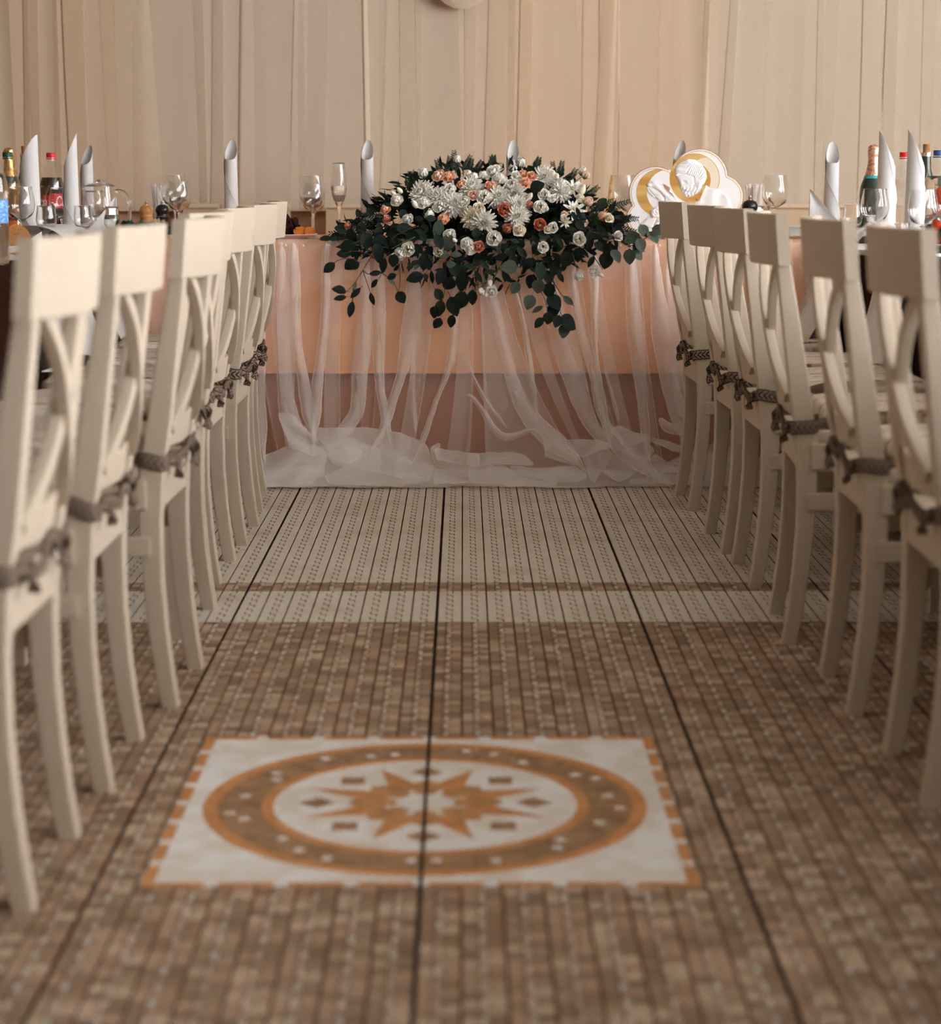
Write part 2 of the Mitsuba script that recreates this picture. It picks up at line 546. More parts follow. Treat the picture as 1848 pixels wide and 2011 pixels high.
def post_x(z):
    return np.interp(z, PZ, PXB), np.interp(z, PZ, PTH)


def bulge(y):
    return -.042 * (1 - (np.asarray(y) / .19) ** 2)


def make_post(y, w=.040):
    rings = []
    for z, xb, th in zip(PZ, PXB, PTH):
        s = rrect(th, w, .004)
        rings.append(np.stack([s[:, 0] + xb + th / 2, s[:, 1] + y + np.sign(y) * splay(z), s[:, 0] * 0 + z], 1))
    return loft(rings)


def rail(z0, z1, half, th, n=11, dx=0.0, r=.004):
    rings = []
    for y in np.linspace(-half, half, n):
        s = rrect(th, z1 - z0, r)
        zz = (z0 + z1) / 2 + s[:, 1]
        xb = np.interp(zz, [.436, .546, .657, .795, .9], [.018, 0, -.014, -.031, -.040]) + dx + bulge(y)
        rings.append(np.stack([xb + th / 2 + s[:, 0], s[:, 0] * 0 + y, zz], 1))
    return loft(rings)


def slat(sign):
    t = np.linspace(0, 1, 15)
    z = .800 - t * .285
    y = sign * (-.134 + .256 * t + .010 * np.sin(np.pi * 2 * t))
    x = np.interp(z, PZ, PXB) + .018 + .9 * bulge(y) + (.004 if sign > 0 else -.004)
    return strip_loft(np.stack([x + .009, y, z], 1), .020, .026, [1, 0, 0], .003)


def rounded_slab(poly, z0, z1, c):
    a = poly.buffer(-c)
    layers = [(a, z0), (poly.buffer(-c * .3), z0 + c * .3), (poly, z0 + c), (poly, z1 - c), (poly.buffer(-c * .3), z1 - c * .3), (a, z1)]
    rings = []
    n = 56
    for q, z in layers:
        L = q.exterior
        th = np.arange(n) / n
        # same angular sampling on each layer
        c0 = np.array(poly.centroid.coords[0])
        pts = []
        for k in range(n):
            ang = 2 * np.pi * k / n
            ray = sg.LineString([c0, c0 + 2 * np.array([math.cos(ang), math.sin(ang)])])
            p = ray.intersection(L)
            p = p if p.geom_type == 'Point' else list(p.geoms)[-1]
            pts.append((p.x, p.y, z))
        rings.append(np.array(pts))
    return loft(rings)


seat_poly = sg.Polygon([(.052, -.165), (.40, -.205), (.425, -.17), (.43, 0), (.425, .17), (.40, .205), (.052, .165)]).buffer(.02).buffer(-.015)
seat_m = cat(rounded_slab(seat_poly, .424, .452, .009), box(.018, .07, -.13, .13, .426, .450))
front_leg = lambda y: loft([np.stack([rrect(w, w, .003)[:, 0] + .375 + dx, rrect(w, w, .003)[:, 1] + y, rrect(w, w, .003)[:, 0] * 0 + z], 1)
                            for z, w, dx in ((0, .028, 0), (.2, .034, 0), (.428, .038, 0))])
bar = lambda x0, x1, y0, y1, z0, z1: loft([np.array([[x0, y, z] for y, z in rrect(y1 - y0, z1 - z0, .003) + [(y0 + y1) / 2, (z0 + z1) / 2]]),
                                          np.array([[x1, y, z] for y, z in rrect(y1 - y0, z1 - z0, .003) + [(y0 + y1) / 2, (z0 + z1) / 2]])])
CH = {
    'rear_leg': [shape(make_post(-HALF), 'cream_paint'), shape(make_post(HALF), 'cream_paint')],
    'front_leg': [shape(front_leg(-.178), 'cream_paint'), shape(front_leg(.178), 'cream_paint')],
    'top_rail': [shape(rail(.790, .895, .190, .024, n=17, dx=.003, r=.0035), 'cream_paint')],
    'lower_rail': [shape(rail(.478, .534, HALF - .013, .020, dx=.034), 'cream_paint')],
    'cross_slat': [shape(slat(1), 'cream_paint'), shape(slat(-1), 'cream_paint')],
    'seat': [shape(seat_m, 'cream_paint')],
    'apron': [shape(box(.024, .046, -HALF + .012, HALF - .012, .372, .426), 'cream_paint', False),
              shape(bar(.05, .36, -.18, -.16, .372, .426), 'cream_paint'), shape(bar(.05, .36, .16, .18, .372, .426), 'cream_paint'),
              shape(box(.368, .388, -.165, .165, .372, .426), 'cream_paint', False)],
    'stretcher': [shape(bar(.045, .365, -.178, -.158, .285, .322), 'cream_paint'), shape(bar(.045, .365, .158, .178, .285, .322), 'cream_paint'),
                  shape(box(.366, .384, -.165, .165, .195, .235), 'cream_paint', False)],
    'foot_pad': [shape(box(.004, .026, s * HALF - .014, s * HALF + .014, -.001, .002), 'foot_pad', False) for s in (-1, 1)],
}


def cushion_colour(p, n, uv):
    v = uv.y
    f = v * 95
    s = f - dr.floor(f)
    thin = smoothstep(.62, .72, s)
    c = mix([0.74, 0.67, 0.57], [0.36, 0.27, 0.20], thin * (0.35 + .5 * noise(uv.x * 150, v * 30)))
    b = v * 9.2 + .3
    fb = b - dr.floor(b)
    band = (fb > 0.64) & (fb < 0.78)
    motif = noise(uv.x * 160, v * 220)
    c = dr.select(band, mix([0.46, 0.36, 0.28], [0.20, 0.12, 0.09], smoothstep(.4, .6, motif)), c)
    b2 = (fb > .2) & (fb < .30)
    c = dr.select(b2, mix(c, [0.38, 0.30, 0.23], smoothstep(.4, .6, noise(uv.x * 120, v * 160))), c)
    return c


mat('woven_cushion', proc(cushion_colour), 0.85, 0.1)


def braid_colour(p, n, uv):
    z = uv.y
    u = uv.x * 85
    k = u - dr.floor(u)
    leaf = dr.abs(dr.abs(z) * 1.6 - k) < .28
    c = dr.select(leaf, mi.Color3f(.05, .032, .026), mi.Color3f(.30, .235, .185))
    c = dr.select(dr.abs(z) > .78, mi.Color3f(.09, .058, .045), c)
    return c


mat('braid', proc(braid_colour), 0.8, 0.15)
mat('white_tape', (0.72, 0.70, 0.67), 0.85, 0.1)


def cushion_mesh():
    q = sg.Polygon([(.075, -.16), (.40, -.195), (.42, -.16), (.42, .16), (.40, .195), (.075, .16)]).buffer(.02).buffer(-.02)
    m = rounded_slab(q, .453, .493, .016)
    m2 = m.copy()
    m2 = m2.subdivide()
    v = m2.vertices
    dc = np.clip(1 - ((v[:, 0] - .24) / .2) ** 2, 0, 1) * np.clip(1 - (v[:, 1] / .2) ** 2, 0, 1)
    v[:, 2] += np.where(v[:, 2] > .47, .012 * dc, 0)
    return trimesh.Trimesh(v, m2.faces, process=False)


cu = cushion_mesh()
cush = mikit.ply(cu, 'woven_cushion', smooth=True, uv=cu.vertices[:, :2])


def ribbon(path, h, up=None, thick=.0035):
    """a flat band, h tall, along path; uv = (length, -1..1)"""
    P = np.array(path, float)
    t = np.gradient(P, axis=0)
    t /= np.linalg.norm(t, axis=1, keepdims=True)
    up = np.array([0, 0, 1.0]) if up is None else np.array(up, float)
    L = np.concatenate([[0], np.cumsum(np.linalg.norm(np.diff(P, axis=0), axis=1))])
    rings, uv = [], []
    for p, d, l in zip(P, t, L):
        u = up - np.dot(up, d) * d
        u /= np.linalg.norm(u)
        o = np.cross(d, u)
        rings.append(np.array([p + u * h / 2 - o * thick / 2, p + u * h / 2 + o * thick / 2, p + o * thick * .8, p - u * h / 2 + o * thick / 2, p - u * h / 2 - o * thick / 2, p - o * thick * .8]))
        uv.append([(l, 1), (l, 1), (l, 0), (l, -1), (l, -1), (l, 0)])
    m = loft(rings)
    uv = np.vstack([np.array(uv).reshape(-1, 2), [[0, 0], [L[-1], 0]]])
    return m, uv


def tie_mesh(s, seed):
    g = np.random.default_rng(seed)
    xb, th = post_x(.455)
    y = s * (HALF + .001)
    cx, rx, ry = xb + th / 2, th / 2 + .004, .0245
    a = np.linspace(0, 2 * np.pi, 25)
    ca, sa = np.cos(a), np.sin(a)
    den = (np.abs(ca) ** 4 + np.abs(sa) ** 4) ** (-1 / 4)
    tilt = g.uniform(-.008, .008)
    loop = np.stack([cx + rx * ca * den, y + ry * sa * den, .460 + tilt * ca + .003 * np.sin(2 * a)], 1)
    m1, u1 = ribbon(loop, .027)
    iy = y - s * .026
    e = 0 if s > 0 else g.uniform(.02, .05)
    band = spline([(xb - .002, iy, .458), (xb - .010, iy - s * .03, .452 + g.uniform(-.008, .012)), (xb - .016, iy - s * .07, .460 + g.uniform(-.012, .006)), (xb - .014, iy - s * (.115 + e), .456)], 12)
    m2, u2 = ribbon(band, .020, (0, .25 * s * g.uniform(-1, 1), 1))
    tail = spline([(xb - .004, iy, .458), (xb - .016, iy - s * .012, .448), (xb - .017, iy - s * .026, .434 + g.uniform(-.006, .006)), (xb - .012, iy - s * .034, .420)], 9)
    m3_, u3 = ribbon(tail, .018, (0, .5 * s, 1))
    kn = trimesh.creation.icosphere(2, .011)
    kn.vertices *= [.9, 1.2, 1.0]
    kn.apply_translation((xb - .006, iy, .457))
    u4 = np.stack([kn.vertices[:, 1], (kn.vertices[:, 2] - .457) * 60], 1)
    strap = spline([(cx + rx, y, .460), (.070, y * .97, .463), (.10, y * .93, .470)], 6)
    m5, u5 = ribbon(strap, .018)
    return cat(m1, m2, m3_, kn, m5), np.vstack([u1, u2, u3, u4, u5])


TIES = []
for sd in range(3):
    for s in (-1, 1):
        m, u = tie_mesh(s, 40 + sd * 2 + s)
        TIES.append(mikit.ply(m, 'braid', smooth=True, uv=u))

LEFT = [((-.576, 2.696), (-.572, 2.986)), ((-.561, 3.237), (-.559, 3.535)), ((-.527, 3.772), (-.520, 4.066)), ((-.59, 4.343), (-.561, 4.642)),
        ((-.584, 4.959), (-.582, 5.240)), ((-.574, 5.485), (-.573, 5.769)), ((-.587, 6.056), (-.603, 6.345))]
RIGHT = [((.712, 3.151), (.715, 3.434)), ((.698, 3.716), (.701, 3.998)), ((.670, 4.305), (.685, 4.583)), ((.681, 4.904), (.678, 5.195)),
         ((.668, 5.36), (.661, 5.64)), ((.656, 6.052), (.650, 6.34))]
ORD = ['nearest', 'second', 'third', 'fourth', 'fifth', 'sixth', 'seventh']
for row, side in ((LEFT, 'left'), (RIGHT, 'right')):
    n = len(row)
    for i, (a, b) in enumerate(row):
        a, b = np.array(a), np.array(b)
        mid = (a + b) / 2 + np.array([0, .012])
        yaw = math.degrees(math.atan2(b[1] - a[1], b[0] - a[0])) - 90
        rz = yaw + (180 if side == 'left' else 0)
        w = f'{"nearest" if i == 0 else "farthest" if i == n - 1 else ORD[i] + " nearest"} of the {side} row along the aisle'
        k = thing('dining_chair', f'cream wooden cross-back chair, {w}', 'chair', f'chairs along the {side} table')
        M = TR(mid[0], mid[1], 0, rz)
        for name, shps in CH.items():
            for s in shps:
                put(k, name, s, M)
        kk = thing('seat_cushion', f'striped woven cushion on the chair {w}'.replace('row along', 'row by'), 'cushion', f'cushions on the {side} chairs')
        put(kk, 'pad', cush, M)
        for s in (0, 1):
            put(kk, 'braided_tie', TIES[((i * 2 + (side == 'left')) % 3) * 2 + s], M, label='dark patterned braid tied round the chair post')
# ------------------------------------------------------------------ tables and cloths
HT, ST = 0.765, 0.757                                # heights of the head table and of the side tables, cloth included
HX0, HX1, HY0, HY1 = -1.05, 1.08, 6.65, 7.38


def table(key, x0, x1, y0, y1, top, label):
    k = thing(key, label, 'table')
    put(k, 'top', shape(box(x0 + .02, x1 - .02, y0 + .03, y1 - .03, top - .03, top - .004), 'table_wood', False))
    for x in (x0 + .08, x1 - .08):
        for y in (y0 + .14, y1 - .14):
            put(k, 'leg', shape(box(x - .025, x + .025, y - .025, y + .025, -.003, top - .03), 'table_wood', False))
    return k


def drop_cloth(x0, x1, y0, y1, top, bottom, amp, freq, seed, flare=.03, rows=14, step=.012, sides='fblr'):
    """a cloth over a rectangular table that hangs on all sides in soft waves, as one sheet"""
    g = np.random.default_rng(seed)
    per = []
    for (ax, ay), (bx, by) in (((x0, y0), (x1, y0)), ((x1, y0), (x1, y1)), ((x1, y1), (x0, y1)), ((x0, y1), (x0, y0))):
        L = math.hypot(bx - ax, by - ay)
        n = max(4, int(L / step))
        t = np.arange(n) / n
        nx, ny = (by - ay) / L, -(bx - ax) / L
        per += [(ax + (bx - ax) * q, ay + (by - ay) * q, nx, ny) for q in t]
    P = np.array(per)
    m = len(P)
    s = np.arange(m) * step
    w = sum(np.sin(s * f * freq + g.uniform(0, 6.28)) * a for f, a in ((1, .5), (1.73, .3), (2.9, .2)))
    rings = []
    cx, cy = (x0 + x1) / 2, (y0 + y1) / 2
    rings.append(np.stack([P[:, 0] * 0 + cx + (P[:, 0] - cx) * .02, cy + (P[:, 1] - cy) * .02, P[:, 0] * 0 + top], 1))
    rings.append(np.stack([cx + (P[:, 0] - cx) * .5, cy + (P[:, 1] - cy) * .5, P[:, 0] * 0 + top], 1))
    for q, (o, dz) in enumerate(((-.012, 0), (-.004, -.0012), (0, -.005))):
        rings.append(np.stack([P[:, 0] + P[:, 2] * o, P[:, 1] + P[:, 3] * o, P[:, 0] * 0 + top + dz], 1))
    for k in range(1, rows + 1):
        t = k / rows
        o = flare * t + amp * t ** .7 * (w + 1) * .5
        rings.append(np.stack([P[:, 0] + P[:, 2] * o, P[:, 1] + P[:, 3] * o, P[:, 0] * 0 + top - .005 + (bottom - top + .005) * t], 1))
    return loft(rings, caps=False)


table('head_table', HX0, HX1, HY0, HY1, HT - .008, 'long head table at the far end of the aisle, covered by peach and rose cloths')
k = thing('tablecloth', 'dusty rose floor-length cloth showing below the peach cloth of the head table', 'tablecloth')
solo(k, shape(drop_cloth(HX0, HX1, HY0 + .014, HY1, HT - .004, .004, .006, 19, 3, flare=.004), 'satin_rose', True))
k = thing('tablecloth', 'peach satin short cloth over the head table, behind the white tulle', 'tablecloth')
solo(k, shape(drop_cloth(HX0 - .012, HX1 + .012, HY0 - .004, HY1 + .012, HT, .350, .022, 21, 4, flare=.016), 'satin_peach', True))
SX0, SX1 = -1.11, 1.14
for side, a, b in (('left', SX0 - .78, SX0), ('right', SX1, SX1 + .78)):
    w = f'on the {side} of the aisle'
    table('side_table', a, b, .3, 7.3, ST - .006, f'long dining table {w}, covered by a dark brown cloth')
    k = thing('tablecloth', f'dark brown cloth hanging from the long table {w}', 'tablecloth')
    solo(k, shape(drop_cloth(a, b, .3, 7.3, ST, .05, .012, 14, 6, flare=.004), 'brown_cloth', True))


def overlay(side, y0, y1, seed, reach=.10):
    """a white cloth laid across the table, its end hanging over the edge towards the chairs"""
    g = np.random.default_rng(seed)
    sg_ = -1 if side == 'left' else 1
    edge = SX0 if side == 'left' else SX1
    ys = np.linspace(y0, y1, 40)
    ph = g.uniform(0, 6.28, 4)
    rows = []
    for d in (.30, .15, .03, .004):
        rows.append(np.stack([ys * 0 + edge + sg_ * d, ys, ys * 0 + ST + .004], 1))
    n = 16
    for q in range(1, n + 1):
        t = q / n
        f = .014 + .006 + reach * t ** 1.6 + .020 * t * np.sin(ys * 24 + ph[0]) + .014 * t * np.sin(ys * 41 + ph[1])
        sp = (ys - (y0 + y1) / 2) * (1 + .25 * t) + (y0 + y1) / 2
        z = ST + .002 - (ST - .495) * t + .02 * t * np.sin(ys * 17 + ph[2])
        rows.append(np.stack([edge - sg_ * f, sp, z], 1))
    return grid_mesh(np.array(rows))


for side, spans in (('left', ((4.05, 4.66), (5.28, 5.96), (6.22, 6.60))), ('right', ((4.10, 4.45), (5.28, 5.68), (6.16, 6.60)))):
    for i, (a, b) in enumerate(spans):
        w = ('nearest', 'middle', 'farthest')[i]
        k = thing('overlay_cloth', f'white linen overlay hanging over the {side} brown tablecloth, {w} of three', 'cloth', f'white overlays on the {side} table')
        solo(k, shape(overlay(side, a, b, 11 + i, (.03, .055, .095)[i]), 'white_linen', True))

# ------------------------------------------------------------------ tulle over the front of the head table
kt = thing('tulle_drape', 'white tulle pleated along the head table front and heaped on the floor', 'drape')
LEANX = np.array([-1.1, -.62, -.55, -.35, -.16, -.03, .03, .10, .25, .40, .55, .70, 1.2])
LEANV = np.array([.02, .08, .06, -.03, -.04, -.13, -.02, .26, .22, .14, .09, .05, .02])


def tulle_fall(seed, x0, x1, wid, over, depth, y, zb, fan=1.0, per=4, pw=1.7):
    zs = HT + .008 - np.linspace(0, 1, 34) * (HT + .008 - zb)
    P = pleats(x0, x1, zs, wid, over, depth, seed, lean=.035, wob=.015, per=per, crease=True)
    t = ((zs[0] - zs) / (zs[0] - zs[-1]))[:, None]
    base = P[0, :, 0][None, :]
    P[..., 0] += fan * np.interp(base, LEANX, LEANV) * t ** pw
    P[..., 1] = y + P[..., 1] * (.35 + .65 * np.minimum(1, t * 3)) - .032 * np.minimum(1, t * 2.5) - .03 * t ** 2.2
    return P


P = tulle_fall(21, HX0 - .02, HX1, (.045, .15), (.02, .08), .035, HY0 - .032, .03)
put(kt, 'pleated_layer', shape(grid_mesh(P), 'tulle', True))
# a short turned-over band along the table edge
xs = np.linspace(HX0 - .02, HX1 + .02, 240)
B = np.array([np.stack([xs, HY0 + yo - .004 * np.abs(np.sin(xs * 31 + zo * 20)), xs * 0 + HT + zo], 1) for yo, zo in
              ((.20, .0035), (.08, .004), (.0, .006), (-.026, .003), (-.034, -.02), (-.036, -.06), (-.040, -.12))])
put(kt, 'top_band', shape(grid_mesh(B), 'tulle', True))


def ridge(p, seed):
    n = mnoise(p, seed)
    return 1 - np.abs(2 * n - 1)


def heap(seed, x0, x1, hfun, yb, yf, amp=.05, cols=220, rows=60):
    """a sheet of tulle heaped on the floor: up its back, over the crest, down to the front and tucked under"""
    x = np.linspace(x0, x1, cols)
    v = np.linspace(0, 1, rows)
    X, V = np.meshgrid(x, v)
    h = hfun(X) * (.65 + .7 * mnoise(np.stack([X * 5, X * 0, X * 0 + seed], -1), seed))
    ye = yf + .05 * (mnoise(np.stack([X * 6, X * 0, X * 0], -1), seed + 3) - .3)
    prof_y = np.interp(V, [0, .25, .45, .75, .9, 1], [0, .12, .45, .92, 1.0, .8])
    prof_z = np.interp(V, [0, .25, .45, .75, .9, 1], [.9, 1.0, .85, .32, .06, .0])
    Y = yb + (ye - yb) * prof_y
    Z = h * prof_z
    q = np.stack([X * 7 + V * 2.3 * np.sin(seed), V * 2.6 + X * 1.7 * np.cos(seed * 1.3), X * 0 + seed * 3.1], -1)
    gg_ = np.random.default_rng(seed)
    A, Bv = X + .03 * (mnoise(q * 1.4, seed + 11) - .5), V * .24 + .05 * (mnoise(q * 1.1, seed + 12) - .5)
    r = 0
    for wl, am_ in ((.23, 1.0), (.16, .8), (.11, .6), (.075, .4), (.05, .25)):
        an = gg_.uniform(-1.2, 1.2)
        f_ = (A * math.cos(an) + Bv * 1.3 * math.sin(an)) / wl + gg_.uniform(0, 1) + .5 * mnoise(q * .8 + wl * 40, seed + 5)
        r = r + am_ * wl / .23 * np.abs(2 * (f_ - np.floor(f_)) - 1) ** gg_.choice([.8, 1.0, 1.4])
    r = (r - .9) * amp * .75
    Z = np.maximum(Z + r * (.35 + prof_z) * .8, .003 + .004 * mnoise(q * 3, seed + 7))
    Y = Y - r * .7 * np.sin(np.pi * np.clip(V, .05, 1))
    X2 = X + .05 * (mnoise(q * .9, seed + 9) - .5)
    return grid_mesh(np.stack([X2, np.minimum(Y, yb + .01), Z], -1))


def hp(*kv):
    xs_, hs = zip(*kv)
    return lambda X: np.interp(X, xs_, hs)


HEAPS = [
    (51, -.64, -.06, hp((-.64, .06), (-.5, .12), (-.35, .14), (-.2, .10), (-.06, .02)), 6.57, 6.47, .035, 'tulle_heap'),
    (53, -.64, 1.0, hp((-.64, .04), (-.4, .07), (-.1, .045), (.2, .04), (.45, .07), (.7, .09), (1.0, .07)), 6.59, 6.48, .03, 'tulle_heap'),
    (57, -1.02, -.58, hp((-1.02, .06), (-.7, .08), (-.58, .08)), 6.58, 6.48, .05, 'tulle_heap'),
]
for sd, a, b, hf, yb, yf, am, hm in HEAPS:
    put(kt, 'heaped_fold', shape(heap(sd, a, b, hf, yb, yf, am), hm, 22))


def fold(pts, widths, seed, yoff=0.0, bulge_=1.0, head=.5):
    """a loose fold of tulle: a flattened tube with rolled edges along a path; (x, y) read off the photograph, depth from where it falls"""
    g_ = np.random.default_rng(seed)
    P3 = []
    pts = list(pts)
    if pts[0][1] < 560 and 780 < pts[-1][1] < 905:
        (xa, ya), (xb_, yb_) = pts[-2], pts[-1]
        pts += [(xb_ + (xb_ - xa) / max(yb_ - ya, 20) * 60, yb_ + 48), (xb_ + (xb_ - xa) / max(yb_ - ya, 20) * 110 + 14 * math.sin(seed), yb_ + 80)]
        widths = (*widths, widths[-1] * 1.1, widths[-1] * .8)
    for x_, y_ in pts:
        Yd = float(np.interp(y_, [470, 700, 800, 860, 900, 958], [6.615, 6.60, 6.575, 6.54, 6.505, 6.455])) + yoff
        p = at(x_, min(y_, 958), Yd)
        p[2] = max(p[2], .006)
        P3.append(p)
    n = 10 * len(pts)
    P = spline(P3, n)
    w = np.interp(np.linspace(0, 1, n), np.linspace(0, 1, len(widths)), widths) * 6.56 / F_PX
    w = w * (1 + .12 * np.sin(np.linspace(0, 9, n) + seed)) * np.interp(np.linspace(0, 1, n), [0, .04 if head > .3 else .2, .84, 1], [head, 1, 1, .12])
    t = np.gradient(P, axis=0)
    t /= np.linalg.norm(t, axis=1, keepdims=True)
    nrm = np.array([0, -1.0, .25])
    rings = []
    for p, d, wi in zip(P, t, w):
        u = np.cross(nrm, d)
        u /= np.linalg.norm(u) + 1e-9
        o = np.cross(d, u)
        if o[1] > 0:
            o = -o
        e = min(.0035, .15 * wi)
        h = .5 * wi
        sec = np.array([1, bulge_]) * np.array([(-h + e, .006), (-h, .004), (-h + e, .002), (-.5 * h, .012), (0, .015), (.5 * h, .011), (h - e, .002), (h, .004), (h - e, .006)])
        rings.append(p + sec[:, :1] * u + sec[:, 1:] * o)
    R_ = np.array(rings)
    R_[..., 2] = np.maximum(R_[..., 2], .003)
    R_ += (.004 * (mnoise(R_ * 30, seed)[..., None] - .5)) * np.array([1, 1, 0])
    put(kt, 'fold', shape(loft(R_, caps=False, closed=False), 'tulle_fold', True))


D7 = lambda *q: [(500 + x_ / 4.2, 580 + y_ / 4.2) for x_, y_ in q]
D8 = lambda *q: [(920 + x_ / 4.2, 580 + y_ / 4.2) for x_, y_ in q]
FOLDS = [
    ([(552, 478)] + D7((215, 100), (225, 400), (250, 700), (275, 950), (330, 1130)), (16, 26, 36, 36, 36)),
    ([(575, 478)] + D7((330, 100), (350, 400), (400, 700), (430, 890)), (16, 24, 26, 22)), ([(640, 478)] + D7((585, 0), (560, 400), (520, 700), (500, 980)), (12, 18, 22, 20)),
    ([(716, 478)] + D7((910, 0), (900, 400), (860, 750), (840, 960), (750, 1100)), (18, 30, 34, 26)), ([(742, 478)] + D7((1030, 0), (1025, 400), (1030, 700), (1085, 1060)), (16, 26, 24, 18)),
    ([(806, 478)] + D7((1310, 0), (1270, 400), (1180, 750), (1105, 980)), (16, 30, 36, 20)), (D7((1300, 300), (1305, 600), (1310, 900), (1330, 1150)), (6, 10, 14)),
    ([(893, 500)] + D7((1645, 200), (1600, 600), (1490, 900), (1405, 1150)), (10, 18, 20, 10)), ([(955, 500)] + D8((200, 50), (300, 450), (430, 880), (620, 1130), (800, 1280), (960, 1450)), (12, 24, 26, 34, 46)),
    (D8((-20, 480), (60, 720), (200, 950), (330, 1110)), (6, 9, 10)), (D8((-20, 820), (150, 1010), (320, 1170), (430, 1140), (640, 1330)), (8, 14, 12, 10)), (D8((380, -60), (480, 400), (550, 900), (600, 1200)), (8, 12, 10)),
    ([(1078, 500)] + D8((755, 300), (850, 600), (940, 900), (1050, 1120), (1200, 1250)), (14, 34, 46, 44, 30)), ([(1120, 500)] + D8((870, 0), (920, 300), (1020, 640), (1100, 1000), (1160, 1090)), (12, 18, 20, 14)),
    ([(1168, 500)] + D8((1040, 0), (1055, 600), (1120, 1000)), (10, 16, 14)), (D8((1110, 600), (1180, 800), (1240, 1050)), (6, 8)), ([(1238, 480)] + D8((1350, 0), (1400, 550), (1455, 1090)), (18, 32, 34, 20)),
    ([(1286, 480)] + D8((1560, 0), (1610, 400), (1690, 850), (1750, 1040)), (14, 30, 40, 36)), ([(1318, 480)] + D8((1640, 0), (1720, 500), (1800, 1000)), (10, 18, 22)),
    ([(345, 480), (352, 600), (360, 760), (372, 900)], (14, 22, 26)), ([(500, 480), (512, 620), (508, 800), (520, 910)], (18, 26, 30)),
    ([(1532, 480), (1526, 600), (1545, 700)], (10, 14, 18)),
]
for i, (pts, wd) in enumerate(FOLDS):
    fold(pts, wd, 100 + i, -.006 * (i % 3))
PATCH = [
    D7((370, 1050), (560, 1090), (880, 1080), (1200, 1130), (1400, 1220), (1490, 1380), (1440, 1530), (1300, 1540), (1000, 1460), (740, 1400), (600, 1270), (450, 1120)),
    D7((60, 1320), (280, 1250), (430, 1310), (600, 1280), (580, 1480), (380, 1590), (100, 1590)), D7((570, 1490), (740, 1410), (1000, 1460), (1290, 1450), (1440, 1530), (1180, 1580), (800, 1560), (600, 1550)),
    D7((590, 1300), (800, 1240), (900, 1290), (870, 1350), (740, 1420), (650, 1400)), D7((800, 1240), (1020, 1260), (1040, 1450), (900, 1430), (740, 1410)), D7((920, 1110), (1020, 1250), (1150, 1380), (1320, 1400), (1250, 1330), (1100, 1240)),
    D7((190, 960), (280, 1240), (480, 1330), (600, 1280), (400, 1080), (300, 980)), D7((60, 1470), (300, 1400), (560, 1440), (480, 1560), (90, 1600)),
    D7((1440, 1260), (1530, 1210), (1520, 1330), (1848, 1430), (1848, 1540), (1470, 1560), (1490, 1380)), D7((1480, 1260), (1848, 1310), (1848, 1420), (1500, 1350)),
    D8((0, 1310), (350, 1295), (470, 1320), (560, 1400), (870, 1410), (300, 1400), (0, 1400)), D8((0, 1420), (290, 1400), (420, 1500), (650, 1530), (900, 1540), (700, 1570), (300, 1560), (0, 1540)),
    D8((300, 1390), (550, 1420), (870, 1410), (1000, 1500), (900, 1540), (650, 1530), (420, 1500)), D8((780, 1190), (1100, 1185), (1200, 1260), (1080, 1290), (940, 1340), (850, 1270)), D8((940, 1340), (1090, 1200), (1180, 1320), (1040, 1560), (1000, 1500)),
    D8((1150, 1100), (1240, 1080), (1420, 1150), (1600, 1180), (1848, 1290), (1848, 1340), (1500, 1200), (1280, 1250)), D8((1260, 1260), (1430, 1160), (1530, 1290), (1460, 1400), (1300, 1330)),
    D8((1110, 1460), (1250, 1550), (1400, 1450), (1530, 1300), (1300, 1340), (1180, 1330)), D8((1530, 1300), (1700, 1420), (1848, 1360), (1848, 1480), (1560, 1460), (1400, 1470)),
    D8((1040, 1560), (1110, 1460), (1250, 1550), (1560, 1460), (1848, 1500), (1848, 1540), (1300, 1560)), D8((600, 1200), (750, 1180), (940, 1340), (870, 1410), (640, 1330)), D8((1540, 1000), (1848, 1110), (1848, 1180), (1620, 1120)),
    [(1360, 890), (1400, 870), (1470, 880), (1470, 950), (1400, 955), (1365, 945)], [(1400, 850), (1440, 880), (1480, 920), (1420, 930)],
]


